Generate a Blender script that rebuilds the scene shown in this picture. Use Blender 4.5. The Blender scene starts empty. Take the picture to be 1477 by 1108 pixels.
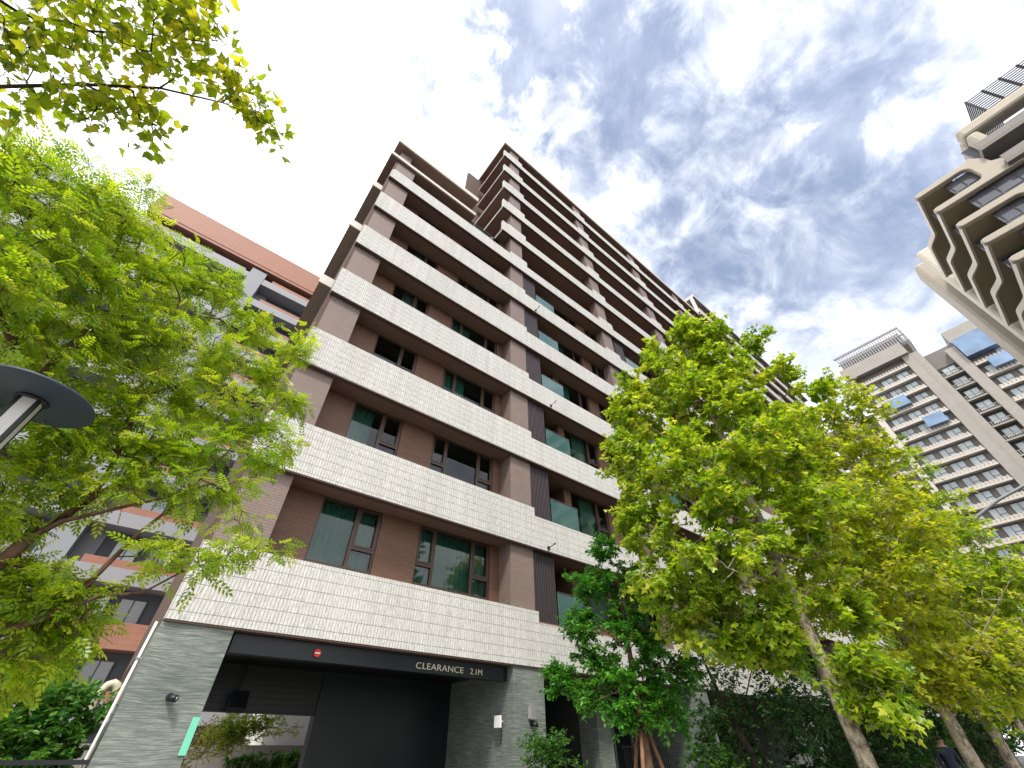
import bpy, math, random
import numpy as np
from mathutils import Vector, Matrix

S = bpy.context.scene
R = math.radians

# ------------------------------------------------------------------ camera
CH = 1.5
FPX, PT, YW, RL = 587.75, R(42.407), R(39.04), R(.2186)
_cy, _sy, _cp, _sp, _cr, _sr = math.cos(YW), math.sin(YW), math.cos(PT), math.sin(PT), math.cos(RL), math.sin(RL)
def _dir(c):                       # camera-frame (right, up, forward) -> world
    xr, ur, fw = c
    xx = _cr*xr + _sr*ur; up = -_sr*xr + _cr*ur
    yy = _cp*fw - _sp*up; z = _sp*fw + _cp*up
    return Vector((_cy*xx + _sy*yy, -_sy*xx + _cy*yy, z))
cam = bpy.data.cameras.new('camera')
cam.sensor_fit = 'HORIZONTAL'; cam.sensor_width = 36.0; cam.lens = 36.0*FPX/1477.0
cam.clip_start = .05; cam.clip_end = 3000
co = bpy.data.objects.new('camera', cam); S.collection.objects.link(co)
rx, ux, fx = _dir((1,0,0)), _dir((0,1,0)), _dir((0,0,1))
M3 = Matrix((rx, ux, -fx)).transposed()
co.matrix_world = Matrix.Translation((0,0,CH)) @ M3.to_4x4()
S.camera = co
def at(px, py, rho):               # a survey point: bearing of a photo point, rho metres away over the ground
    d = _dir(((px-738.5)/FPX, -(py-554)/FPX, 1)); h = math.hypot(d.x, d.y)
    return Vector((d.x*rho/h, d.y*rho/h, CH + d.z*rho/h))
def atz(px, py, z):
    d = _dir(((px-738.5)/FPX, -(py-554)/FPX, 1)); t = (z-CH)/d.z
    return Vector((d.x*t, d.y*t, z))

# ------------------------------------------------------------------ light
SUN_AZ, SUN_EL = -138.0, 54.0      # azimuth from +Y towards +X
SUN_STR, SUN_ANG = 2.2, 9.0
SKY_STR = .10
S.view_settings.view_transform = 'Standard'; S.view_settings.look = 'None'
S.view_settings.exposure = .92; S.view_settings.gamma = 1.0
sd = Vector((math.sin(R(SUN_AZ))*math.cos(R(SUN_EL)), math.cos(R(SUN_AZ))*math.cos(R(SUN_EL)), math.sin(R(SUN_EL))))
sl = bpy.data.lights.new('sun', 'SUN'); sl.energy = SUN_STR; sl.angle = R(SUN_ANG); sl.color = (1, .94, .84)
so = bpy.data.objects.new('sun', sl); S.collection.objects.link(so)
so.rotation_euler = (-sd).to_track_quat('-Z', 'Y').to_euler(); so.location = (0, 0, 80)

W = bpy.data.worlds.new('World'); S.world = W; W.use_nodes = True
class NT:
    def __init__(s, nt): s.t = nt; nt.nodes.clear()
    def n(s, typ, **kw):
        nd = s.t.nodes.new(typ)
        for k, v in kw.items():
            if k[0] == '_': nd.inputs[int(k[1:])].default_value = v
            elif k in nd.inputs.keys() and not hasattr(nd, k): nd.inputs[k].default_value = v
            else: setattr(nd, k, v)
        return nd
    def l(s, a, b): s.t.links.new(a, b)
    def math(s, op, a, b=None, c=None, clamp=False):
        nd = s.t.nodes.new('ShaderNodeMath'); nd.operation = op; nd.use_clamp = clamp
        for i, v in enumerate((a, b, c)):
            if v is None: continue
            if isinstance(v, (int, float)): nd.inputs[i].default_value = v
            else: s.l(v, nd.inputs[i])
        return nd.outputs[0]
    def mix(s, f, a, b, blend='MIX'):
        nd = s.t.nodes.new('ShaderNodeMix'); nd.data_type = 'RGBA'; nd.blend_type = blend
        for i, v in ((0, f), (6, a), (7, b)):
            if isinstance(v, (int, float)): nd.inputs[i].default_value = v
            elif isinstance(v, tuple): nd.inputs[i].default_value = v if len(v) == 4 else v + (1,)
            else: s.l(v, nd.inputs[i])
        return nd.outputs[2]
    def ramp(s, f, stops):
        nd = s.t.nodes.new('ShaderNodeValToRGB'); e = nd.color_ramp.elements
        while len(e) < len(stops): e.new(.5)
        for k, (p, c) in zip(e, stops):
            k.position = p; k.color = c if len(c) == 4 else tuple(c) + (1,)
        s.l(f, nd.inputs[0]); return nd.outputs[0]
    def smooth(s, v, a, b):
        nd = s.t.nodes.new('ShaderNodeMapRange'); nd.interpolation_type = 'SMOOTHSTEP'
        s.l(v, nd.inputs[0]); nd.inputs[1].default_value = a; nd.inputs[2].default_value = b
        return nd.outputs[0]
    def noise(s, vec, scale, detail=4, rough=.5, dist=0., dim='3D'):
        nd = s.t.nodes.new('ShaderNodeTexNoise'); nd.noise_dimensions = dim
        nd.inputs['Scale'].default_value = scale; nd.inputs['Detail'].default_value = detail
        nd.inputs['Roughness'].default_value = rough; nd.inputs['Distortion'].default_value = dist
        if vec is not None: s.l(vec, nd.inputs['Vector'])
        return nd.outputs['Fac']
    def mapping(s, vec, scale=(1,1,1), loc=(0,0,0), rot=(0,0,0)):
        nd = s.t.nodes.new('ShaderNodeMapping'); s.l(vec, nd.inputs[0])
        nd.inputs['Scale'].default_value = scale; nd.inputs['Location'].default_value = loc; nd.inputs['Rotation'].default_value = rot
        return nd.outputs[0]

t = NT(W.node_tree)
tc = t.n('ShaderNodeTexCoord'); vec = tc.outputs['Generated']
sky = t.n('ShaderNodeTexSky'); sky.sky_type = 'NISHITA'; sky.sun_disc = False
sky.sun_elevation = R(SUN_EL); sky.sun_rotation = R(SUN_AZ); sky.air_density = 1.0; sky.dust_density = 1.2; sky.ozone_density = 2.0
sep = t.n('ShaderNodeSeparateXYZ'); t.l(vec, sep.inputs[0])
zc = t.math('ADD', t.math('MAXIMUM', sep.outputs[2], 0.0), .16)
cmb = t.n('ShaderNodeCombineXYZ')
t.l(t.math('DIVIDE', sep.outputs[0], zc), cmb.inputs[0]); t.l(t.math('DIVIDE', sep.outputs[1], zc), cmb.inputs[1])
n1 = t.noise(t.mapping(vec, (1, 1, 1.2), (3.3, 1.2, .4)), 3.4, 10, .58, .35)
n2 = t.noise(t.mapping(vec, (1, 1, 1), (7, 2, 5)), 9.5, 9, .62, .45)
n3 = t.noise(t.mapping(vec, (1, 1, 1), (1.7, 4, 2)), 5.0, 8, .6, .3)
def lobe(d, a, b):
    v = t.n('ShaderNodeVectorMath', operation='DOT_PRODUCT'); t.l(vec, v.inputs[0]); v.inputs[1].default_value = Vector(d).normalized()
    return t.smooth(v.outputs['Value'], a, b)
gaps = t.math('ADD', lobe((.19, .05, .98), .965, .996), t.math('ADD', lobe((.08, .19, .98), .975, .998), lobe((.62, -.05, .78), .955, .995)))
vm = t.n('ShaderNodeVectorMath', operation='DOT_PRODUCT'); t.l(vec, vm.inputs[0]); vm.inputs[1].default_value = Vector((.60, -.25, .80)).normalized()
bd = t.smooth(vm.outputs['Value'], .72, .99)          # thinner cloud east of the zenith
base = t.math('ADD', t.math('MULTIPLY', n1, .58), t.math('MULTIPLY', n2, .42))
cov = t.math('SUBTRACT', t.math('SUBTRACT', t.math('ADD', base, .205), t.math('MULTIPLY', bd, .17)), t.math('MULTIPLY', gaps, .115))
fac = t.math('ADD', t.math('MULTIPLY', t.smooth(cov, .37, .64), .76), .24)
thick = t.smooth(t.math('ADD', t.math('MULTIPLY', n3, .65), t.math('MULTIPLY', n2, .35)), .38, .60)
thick2 = t.math('SUBTRACT', t.math('ADD', t.math('MULTIPLY', thick, .5), t.math('MULTIPLY', t.math('SUBTRACT', 1.0, bd), .5)), t.math('MULTIPLY', t.math('MULTIPLY', gaps, t.math('SUBTRACT', 1.0, thick)), .55), clamp=True)
ccol = t.ramp(thick2, [(0., (4.3, 4.7, 5.8)), (.4, (7.0, 7.3, 8.0)), (1., (11.5, 11.4, 11.2))])
skyc = t.mix(1.0, sky.outputs[0], (1.24, 1.15, 1.08), 'MULTIPLY')
col = t.mix(fac, skyc, ccol)
bg = t.n('ShaderNodeBackground'); bg.inputs[1].default_value = SKY_STR; t.l(col, bg.inputs[0])
wo = t.n('ShaderNodeOutputWorld'); t.l(bg.outputs[0], wo.inputs[0])

S.cycles.max_bounces = 8; S.cycles.diffuse_bounces = 5; S.cycles.glossy_bounces = 3
S.cycles.transmission_bounces = 4; S.cycles.transparent_max_bounces = 12
S.cycles.use_denoising = True; S.cycles.sample_clamp_indirect = 6.0

# ------------------------------------------------------------------ materials
def new_mat(name):
    m = bpy.data.materials.new(name); m.use_nodes = True
    return m, NT(m.node_tree)
def finish(t, shader):
    o = t.n('ShaderNodeOutputMaterial'); t.l(shader, o.inputs[0])
def principled(t, col, rough=.6, metal=0., spec=.5, bump=None, bstr=.2, bdist=.01):
    p = t.n('ShaderNodeBsdfPrincipled')
    if isinstance(col, tuple): p.inputs['Base Color'].default_value = col[:3] + (1,)
    else: t.l(col, p.inputs['Base Color'])
    if isinstance(rough, (int, float)): p.inputs['Roughness'].default_value = rough
    else: t.l(rough, p.inputs['Roughness'])
    p.inputs['Metallic'].default_value = metal; p.inputs['Specular IOR Level'].default_value = spec
    if bump is not None:
        b = t.n('ShaderNodeBump'); b.inputs['Strength'].default_value = bstr; b.inputs['Distance'].default_value = bdist
        t.l(bump, b.inputs['Height']); t.l(b.outputs[0], p.inputs['Normal'])
    return p.outputs[0]
def geo_pos(t): return t.n('ShaderNodeNewGeometry').outputs['Position']
def wall_uv(t):                    # runs along any vertical wall: (x+y, z)
    s = t.n('ShaderNodeSeparateXYZ'); t.l(geo_pos(t), s.inputs[0])
    c = t.n('ShaderNodeCombineXYZ'); t.l(t.math('ADD', s.outputs[0], s.outputs[1]), c.inputs[0]); t.l(s.outputs[2], c.inputs[1])
    return c.outputs[0]

def mat_plain(name, c, rough=.6, var=.12, scale=3., metal=0., spec=.4, bumpy=0.):
    m, t = new_mat(name); p = geo_pos(t)
    n = t.noise(p, scale, 5, .6)
    f = t.math('MULTIPLY', t.math('SUBTRACT', n, .5), 2*var)
    hs = t.n('ShaderNodeHueSaturation'); hs.inputs['Color'].default_value = c + (1,)
    t.l(t.math('ADD', f, 1.0), hs.inputs['Value'])
    finish(t, principled(t, hs.outputs[0], rough, metal, spec, n if bumpy else None, bumpy, .02)); return m

def mat_bricks(name, c1, c2, mortar, bw, bh, ms, rough=.6, off=.5, bstr=.4, bdist=.006, dirt=.12, spec=.4, grain=0.):
    m, t = new_mat(name); uv = wall_uv(t)
    b = t.n('ShaderNodeTexBrick'); t.l(uv, b.inputs['Vector'])
    b.offset = off; b.inputs['Color1'].default_value = c1 + (1,); b.inputs['Color2'].default_value = c2 + (1,); b.inputs['Mortar'].default_value = mortar + (1,)
    b.inputs['Scale'].default_value = 1.; b.inputs['Mortar Size'].default_value = ms; b.inputs['Mortar Smooth'].default_value = .3
    b.inputs['Brick Width'].default_value = bw; b.inputs['Row Height'].default_value = bh; b.inputs['Bias'].default_value = 0.
    p = geo_pos(t)
    d = t.noise(p, .9, 6, .65); d2 = t.noise(p, 38., 3, .6)
    streak = t.noise(t.mapping(p, (2.2, 2.2, .18)), 1.6, 5, .6)
    v = t.math('ADD', t.math('MULTIPLY', t.math('SUBTRACT', d, .5), 2*dirt), t.math('MULTIPLY', t.math('SUBTRACT', d2, .5), .25 + grain))
    v = t.math('ADD', v, t.math('MULTIPLY', t.math('SUBTRACT', streak, .55), dirt*1.3))
    hs = t.n('ShaderNodeHueSaturation'); t.l(b.outputs['Color'], hs.inputs['Color']); t.l(t.math('ADD', v, 1.0), hs.inputs['Value'])
    hgt = t.math('ADD', t.math('SUBTRACT', 1.0, b.outputs['Fac']), t.math('MULTIPLY', d2, .6))
    finish(t, principled(t, hs.outputs[0], rough, 0., spec, hgt, bstr, bdist)); return m

def mat_stone():                   # dark grey layered quartzite cladding
    m, t = new_mat('striated_stone'); uv = wall_uv(t)
    w = t.noise(t.mapping(uv, (.55, 1.0, 1)), 1.1, 3, .5)
    cx = t.n('ShaderNodeVectorMath', operation='ADD'); t.l(uv, cx.inputs[0])
    cc = t.n('ShaderNodeCombineXYZ'); t.l(t.math('MULTIPLY', w, .24), cc.inputs[1]); t.l(cc.outputs[0], cx.inputs[1])
    n = t.noise(t.mapping(cx.outputs[0], (.9, 24, 1)), 2.3, 10, .74, .10)
    n2 = t.noise(t.mapping(cx.outputs[0], (2.2, 60, 1)), 2.4, 5, .75)
    n3 = t.noise(uv, 1.0, 4, .6)
    f = t.math('ADD', t.math('MULTIPLY', n, .62), t.math('ADD', t.math('MULTIPLY', n2, .25), t.math('MULTIPLY', n3, .15)))
    f = t.math('ADD', t.math('MULTIPLY', t.math('SUBTRACT', f, .5), 1.15), .5)
    c = t.ramp(f, [(.38, (.06, .078, .070)), (.47, (.12, .145, .13)), (.55, (.21, .235, .21)), (.66, (.46, .47, .42))])
    s = t.n('ShaderNodeSeparateXYZ'); t.l(uv, s.inputs[0])
    finish(t, principled(t, c, .5, 0., .4, f, .35, .01)); return m

def mat_glass(name, tint, ior=1.5, rough=.01, body=0.):
    m, t = new_mat(name)
    fr = t.n('ShaderNodeFresnel'); fr.inputs[0].default_value = ior
    g = t.n('ShaderNodeBsdfGlossy'); g.inputs[0].default_value = (.95, .98, 1, 1); g.inputs['Roughness'].default_value = rough
    tr = t.n('ShaderNodeBsdfTransparent'); tr.inputs[0].default_value = tint + (1,)
    mx = t.n('ShaderNodeMixShader'); t.l(fr.outputs[0], mx.inputs[0]); t.l(tr.outputs[0], mx.inputs[1]); t.l(g.outputs[0], mx.inputs[2])
    out = mx.outputs[0]
    if body:
        df = t.n('ShaderNodeBsdfDiffuse'); df.inputs[0].default_value = (.16, .34, .33, 1); m2 = t.n('ShaderNodeMixShader'); m2.inputs[0].default_value = body
        t.l(out, m2.inputs[1]); t.l(df.outputs[0], m2.inputs[2]); out = m2.outputs[0]
    finish(t, out); return m
def mat_facade_glass(name, base, spec=1.0, rough=.05):      # far windows: opaque dark pane with sharp reflections
    m, t = new_mat(name); n = t.noise(geo_pos(t), .35, 2, .5)
    hs = t.n('ShaderNodeHueSaturation'); hs.inputs['Color'].default_value = base + (1,); t.l(t.math('ADD', t.math('MULTIPLY', n, 1.3), .35), hs.inputs['Value'])
    finish(t, principled(t, hs.outputs[0], rough, 0., spec)); return m

def mat_leaf(name, stops, trans=.45, rough=.36, spec=.5, tb=1.0):
    m, t = new_mat(name)
    a = t.n('ShaderNodeAttribute', attribute_name='leafvar')
    n = t.noise(geo_pos(t), .9, 3, .5)
    f = t.math('ADD', t.math('MULTIPLY', a.outputs['Fac'], .62), t.math('MULTIPLY', n, .38))
    c = t.ramp(f, stops)
    p = principled(t, c, rough, 0., spec)
    tl = t.n('ShaderNodeBsdfTranslucent'); t.l(t.mix(1.0, c, (1.25*tb, 1.2*tb, .55*tb), 'MULTIPLY'), tl.inputs[0])
    mx = t.n('ShaderNodeMixShader'); mx.inputs[0].default_value = trans; t.l(p, mx.inputs[1]); t.l(tl.outputs[0], mx.inputs[2])
    finish(t, mx.outputs[0]); return m
def mat_bark(name, c1, c2, sc=9.):
    m, t = new_mat(name); p = geo_pos(t)
    n = t.noise(t.mapping(p, (1, 1, .7)), sc, 8, .72, .6)
    n2 = t.noise(p, 3.2, 3, .5)
    c = t.mix(t.smooth(t.math('ADD', t.math('MULTIPLY', n, .7), t.math('MULTIPLY', n2, .3)), .38, .62), c1, c2)
    finish(t, principled(t, c, .85, 0., .2, n, .8, .02)); return m
def mat_soffit():
    m, t = new_mat('soffit_paint'); p = geo_pos(t)
    n = t.noise(p, .7, 5, .6)
    c = t.mix(n, (.17, .105, .080), (.23, .150, .118))
    finish(t, principled(t, c, .7, 0., .3)); return m

MAT = {}
def mat_band():
    m, t = new_mat('ribbed_granite_tile'); uv = wall_uv(t); p = geo_pos(t)
    def brick(w, h, ms, off):
        b = t.n('ShaderNodeTexBrick'); t.l(uv, b.inputs['Vector']); b.offset = off
        for k, v in (('Color1', (1,1,1,1)), ('Color2', (.80,.80,.80,1)), ('Mortar', (0,0,0,1)), ('Scale', 1.), ('Mortar Size', ms), ('Mortar Smooth', .5), ('Brick Width', w), ('Row Height', h)): b.inputs[k].default_value = v
        return b
    ribs = brick(.068, .228, .008, 0.); rows = brick(1.9, .228, .006, .5)
    strokes = t.noise(t.mapping(uv, (36, 8, 1)), 1., 5, .75); speck = t.noise(uv, 55., 3, .7)
    cloud = t.noise(p, .55, 5, .6); streak = t.noise(t.mapping(p, (3.2, 3.2, .14)), 1.8, 6, .65)
    v = t.math('ADD', .60, t.math('MULTIPLY', t.math('SUBTRACT', strokes, .5), 1.0))
    v = t.math('ADD', v, t.math('MULTIPLY', t.math('SUBTRACT', speck, .5), .6))
    v = t.math('ADD', v, t.math('MULTIPLY', t.math('SUBTRACT', cloud, .5), .16))
    v = t.math('ADD', v, t.math('MULTIPLY', t.math('SUBTRACT', streak, .55), .28))
    v = t.math('MULTIPLY', v, t.math('SUBTRACT', 1., t.math('MULTIPLY', ribs.outputs['Fac'], .24)))
    v = t.math('MULTIPLY', v, t.math('SUBTRACT', 1., t.math('MULTIPLY', rows.outputs['Fac'], .32)))
    v = t.math('MULTIPLY', v, t.math('ADD', .86, t.math('MULTIPLY', ribs.outputs['Color'], .15)))
    c = t.n('ShaderNodeCombineColor')
    for i, g in enumerate((1.0, .985, .945)): t.l(t.math('MULTIPLY', v, g, clamp=True), c.inputs[i])
    h = t.math('SUBTRACT', t.math('ADD', t.math('MULTIPLY', strokes, .8), t.math('MULTIPLY', speck, .5)), t.math('MULTIPLY', ribs.outputs['Fac'], .8))
    finish(t, principled(t, c.outputs[0], .7, 0., .3, h, .7, .012)); return m
MAT['band'] = mat_band()
MAT['band_cap'] = mat_plain('pale_stone_trim', (.60, .57, .53), .6, .08)
MAT['wall'] = mat_bricks('brown_wall_tile', (.185, .098, .064), (.16, .083, .055), (.09, .052, .04), .23, .062, .006, .55, .5, .4, .004, .08)
MAT['pillar'] = mat_bricks('taupe_pillar_tile', (.232, .172, .15), (.205, .152, .133), (.135, .10, .087), .23, .062, .006, .5, .5, .4, .004, .10)
MAT['soffit'] = mat_soffit()
MAT['wing_soffit'] = mat_plain('bounce_lit_soffit', (.24, .19, .155), .7, .1, .8)  # lighter copy of the soffit brown, bounced light put into its colour
MAT['trim'] = mat_plain('bronze_trim', (.085, .05, .04), .5, .1)
MAT['sidewall'] = mat_plain('dark_brown_side_render', (.10, .062, .05), .8, .15, 1.2)
MAT['stone'] = mat_stone()
MAT['frame'] = mat_plain('bronze_window_frame', (.07, .042, .032), .4, .08, 2., 0., .5)
MAT['louver'] = mat_plain('plum_grey_metal', (.075, .062, .068), .45, .08, 2., .3, .5)
MAT['glass'] = mat_glass('green_tinted_glass', (.26, .47, .43), 1.6)
MAT['rail_glass'] = mat_glass('balcony_rail_glass', (.35, .66, .64), 1.9, .02, .30)
MAT['curtain'] = mat_plain('green_grey_curtain', (.42, .54, .48), .9, .12, 5.)
MAT['curtain_pale'] = mat_plain('pale_curtain', (.62, .62, .56), .9, .1, 5.)
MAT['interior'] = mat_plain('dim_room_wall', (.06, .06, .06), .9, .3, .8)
MAT['black'] = mat_plain('black_metal', (.012, .014, .017), .4, .1, 4.)
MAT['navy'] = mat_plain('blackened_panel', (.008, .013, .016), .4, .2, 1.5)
MAT['slat'] = mat_bricks('dark_shutter_slat', (.010, .016, .019), (.008, .013, .016), (.003, .004, .005), 9., .095, .010, .4, 0., .8, .012, .35)
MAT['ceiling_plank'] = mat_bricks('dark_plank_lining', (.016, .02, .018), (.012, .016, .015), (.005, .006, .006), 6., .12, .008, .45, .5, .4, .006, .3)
MAT['white_metal'] = mat_plain('white_powder_coat', (.78, .78, .76), .4, .05)
MAT['white_wall'] = mat_plain('white_render', (.74, .73, .70), .8, .06)
MAT['grey_wall'] = mat_plain('grey_render', (.24, .225, .205), .8, .2)
MAT['red_plastic'] = mat_plain('red_plastic', (.55, .015, .02), .35, .05)
MAT['mint'] = mat_plain('mint_green_paint', (.17, .58, .41), .5, .05)
MAT['letter'] = mat_plain('champagne_lettering', (.62, .58, .48), .4, .05)
MAT['cream_pipe'] = mat_plain('cream_pvc', (.62, .57, .42), .45, .12)
MAT['asphalt'] = mat_plain('asphalt', (.055, .055, .057), .9, .25, 6., 0., .3, .3)
MAT['paving'] = mat_bricks('pale_paving', (.36, .34, .31), (.30, .285, .265), (.16, .15, .14), .6, .3, .006, .8)
MAT['soil'] = mat_plain('garden_soil', (.06, .045, .03), .95, .3, 4., 0., .2, .4)
# red building
MAT['terracotta'] = mat_bricks('terracotta_tile', (.35, .165, .115), (.32, .15, .105), (.25, .122, .09), .9, .33, .012, .6, .5, .3, .004, .07)
MAT['pale_grey'] = mat_plain('pale_grey_panel', (.30, .30, .325), .6, .08, .8)
MAT['mid_grey'] = mat_plain('slate_grey_render', (.105, .11, .125), .7, .12, .8)
MAT['grey_pier'] = mat_plain('blue_grey_pier', (.27, .285, .31), .65, .08, .8)
# far towers
MAT['far_stone'] = mat_bricks('beige_tower_tile', (.36, .335, .305), (.335, .31, .28), (.30, .275, .25), 1.2, .6, .02, .7, .5, .2, .004, .08)
MAT['far_stone_light'] = mat_plain('light_stone_pier', (.56, .52, .47), .7, .06, .5)
MAT['far_wall'] = mat_plain('taupe_tower_wall', (.19, .175, .16), .75, .1, .5)
MAT['far_dark'] = mat_plain('dark_recess', (.05, .045, .04), .8, .1)
MAT['far_glass'] = mat_facade_glass('pale_blue_far_glass', (.40, .47, .50))
MAT['far_glass_dark'] = mat_facade_glass('smoky_far_glass', (.12, .125, .15))
MAT['far_frame'] = mat_plain('far_window_frame', (.09, .09, .09), .5, .05)
MAT['blue_glass'] = mat_facade_glass('blue_curtain_glass', (.16, .26, .42))
MAT['cream'] = mat_plain('cream_shell', (.38, .335, .27), .6, .14, .6)
MAT['cream_edge'] = mat_plain('cream_edge_trim', (.55, .50, .42), .55, .08, .6)
MAT['corner_plank'] = mat_plain('brown_plank_soffit', (.20, .155, .13), .7, .15, 1.)
MAT['olive'] = mat_plain('olive_soffit', (.27, .235, .16), .7, .1, .5)
# vegetation
MAT['leaf_maple'] = mat_leaf('yellow_green_maple_leaf', [(.12, (.07, .18, .014)), (.38, (.22, .37, .018)), (.62, (.40, .51, .03)), (.85, (.62, .62, .10))], .58)
MAT['leaf_maple_gold'] = mat_leaf('golden_green_maple_leaf', [(.12, (.12, .23, .016)), (.38, (.32, .42, .02)), (.62, (.50, .56, .04)), (.9, (.68, .58, .10))], .64)
MAT['leaf_pinnate'] = mat_leaf('bright_green_leaflet', [(.12, (.09, .22, .014)), (.42, (.26, .41, .018)), (.66, (.42, .53, .03)), (.9, (.60, .62, .10))], .60)
MAT['leaf_top'] = mat_leaf('olive_lobed_leaf', [(.12, (.13, .22, .014)), (.5, (.32, .42, .02)), (.88, (.60, .54, .05))], .66)
MAT['leaf_dark'] = mat_leaf('glossy_dark_leaf', [(.15, (.018, .12, .012)), (.5, (.05, .22, .018)), (.85, (.15, .38, .035))], .42, .35, .5)
MAT['leaf_deep'] = mat_leaf('deep_green_leaf', [(.15, (.016, .06, .018)), (.5, (.032, .105, .025)), (.85, (.08, .19, .04))], .35, .4, .4)
MAT['leaf_hedge'] = mat_leaf('hedge_leaf', [(.15, (.018, .09, .012)), (.5, (.05, .18, .018)), (.85, (.17, .34, .04))], .42, .4, .45)
MAT['leaf_straw'] = mat_leaf('straw_yellow_leaf', [(.15, (.30, .36, .07)), (.5, (.50, .50, .14)), (.85, (.70, .62, .28))], .5)
MAT['bark_pale'] = mat_bark('mottled_pale_bark', (.11, .085, .06), (.50, .43, .33), 13.)
MAT['bark_brown'] = mat_bark('red_brown_bark', (.075, .04, .024), (.17, .10, .062), 16.)
MAT['bark_dark'] = mat_bark('dark_bark', (.025, .02, .016), (.07, .055, .042), 12.)
MAT['bark_straw'] = mat_bark('dry_branch', (.12, .085, .05), (.26, .20, .13), 12.)
MAT['stake'] = mat_bark('wooden_stake', (.16, .085, .05), (.26, .15, .09), 14.)
MAT['lamp_body'] = mat_plain('blue_grey_powder_coat', (.036, .055, .078), .5, .06, 9.)
MAT['lamp_panel'] = mat_plain('opal_diffuser', (.72, .70, .66), .35, .05)
MAT['steel'] = mat_plain('galvanised_steel', (.30, .31, .32), .45, .1, 5., .4)
MAT['skin'] = mat_plain('skin', (.50, .30, .21), .6, .05, 9.)
MAT['cloth'] = mat_plain('dark_blue_cloth', (.02, .028, .055), .9, .2, 20.)
MAT['hair'] = mat_plain('black_hair', (.012, .01, .009), .6, .1, 30.)

# ------------------------------------------------------------------ mesh helpers
ORG = {}
def link(o): S.collection.objects.link(o)
def tag(o, label=None, cat=None, group=None, kind=None):
    if label: o['label'] = label
    if cat: o['category'] = cat
    if group: o['group'] = group
    if kind: o['kind'] = kind
    return o
def empty(name, loc, label, cat, group=None):
    o = bpy.data.objects.new(name, None); o.location = loc; o.empty_display_size = .3; link(o)
    ORG[o.name] = Vector(loc); return tag(o, label, cat, group)
class MB:
    def __init__(s): s.v = []; s.f = []; s.sm = []
    def box(s, x0, x1, y0, y1, z0, z1):
        b = len(s.v)
        s.v += [(x0,y0,z0),(x1,y0,z0),(x1,y1,z0),(x0,y1,z0),(x0,y0,z1),(x1,y0,z1),(x1,y1,z1),(x0,y1,z1)]
        for q in ((0,3,2,1),(4,5,6,7),(0,1,5,4),(1,2,6,5),(2,3,7,6),(3,0,4,7)): s.f.append([b+i for i in q]); s.sm.append(False)
        return s
    def prism(s, pts, axis, a, b):   # closed outline pts (2D) extruded along axis between a and b
        n = len(pts); k = len(s.v)
        def mk(p, h): return {'x': (h, p[0], p[1]), 'y': (p[0], h, p[1]), 'z': (p[0], p[1], h)}[axis]
        s.v += [mk(p, a) for p in pts] + [mk(p, b) for p in pts]
        s.f.append([k+i for i in range(n)][::-1]); s.f.append([k+n+i for i in range(n)]); s.sm += [False, False]
        for i in range(n): s.f.append([k+i, k+(i+1)%n, k+n+(i+1)%n, k+n+i]); s.sm.append(False)
        return s
    def tube(s, pts, rad, n=8, cap=True):
        pts = [Vector(p) for p in pts]
        if isinstance(rad, (int, float)): rad = [rad]*len(pts)
        k = len(s.v); up = None
        for i, p in enumerate(pts):
            d = (pts[min(i+1, len(pts)-1)] - pts[max(i-1, 0)]).normalized()
            if up is None: up = d.orthogonal().normalized()
            up = (up - d*up.dot(d)).normalized(); w = d.cross(up)
            for j in range(n):
                a = 2*math.pi*j/n; s.v.append(tuple(p + (up*math.cos(a) + w*math.sin(a))*rad[i]))
        for i in range(len(pts)-1):
            for j in range(n):
                a = k+i*n+j; b = k+i*n+(j+1)%n; s.f.append([a, b, b+n, a+n]); s.sm.append(True)
        if cap:
            s.f.append([k+j for j in range(n)][::-1]); s.f.append([k+(len(pts)-1)*n+j for j in range(n)]); s.sm += [False, False]
        return s
    def lathe(s, prof, c, n=32):     # prof [(r,z)], closed top/bottom by tiny radii
        k = len(s.v)
        for r, z in prof:
            for j in range(n):
                a = 2*math.pi*j/n; s.v.append((c[0]+r*math.cos(a), c[1]+r*math.sin(a), c[2]+z))
        for i in range(len(prof)-1):
            for j in range(n):
                a = k+i*n+j; b = k+i*n+(j+1)%n; s.f.append([a, b, b+n, a+n]); s.sm.append(True)
        s.f.append([k+j for j in range(n)][::-1]); s.f.append([k+(len(prof)-1)*n+j for j in range(n)]); s.sm += [False, False]
        return s
    def quad(s, a, b, c, d):
        k = len(s.v); s.v += [tuple(a), tuple(b), tuple(c), tuple(d)]; s.f.append([k, k+1, k+2, k+3]); s.sm.append(False); return s
    def mesh(s, name, org):
        me = bpy.data.meshes.new(name)
        me.from_pydata([(x-org[0], y-org[1], z-org[2]) for x, y, z in s.v], [], s.f); me.update()
        me.polygons.foreach_set('use_smooth', s.sm)
        return me
    def build(s, name, mat, parent=None, org=None, bevel=0.):
        if org is None: org = ORG[parent.name] if parent else Vector((0,0,0))
        org = Vector(org)
        o = bpy.data.objects.new(name, s.mesh(name, org)); o.data.materials.append(MAT[mat] if isinstance(mat, str) else mat)
        o.location = org - (ORG[parent.name] if parent else Vector((0,0,0)))
        if parent: o.parent = parent
        link(o); ORG[o.name] = org
        if bevel:
            md = o.modifiers.new('bevel', 'BEVEL'); md.width = bevel; md.segments = 2; md.limit_method = 'ANGLE'
        return o
def place(mesh, name, parent, org, mat=None):
    o = bpy.data.objects.new(name, mesh); o.location = Vector(org) - ORG[parent.name]; o.parent = parent
    link(o); ORG[o.name] = Vector(org); return o
def struct(o): o['kind'] = 'structure'; return o

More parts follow.
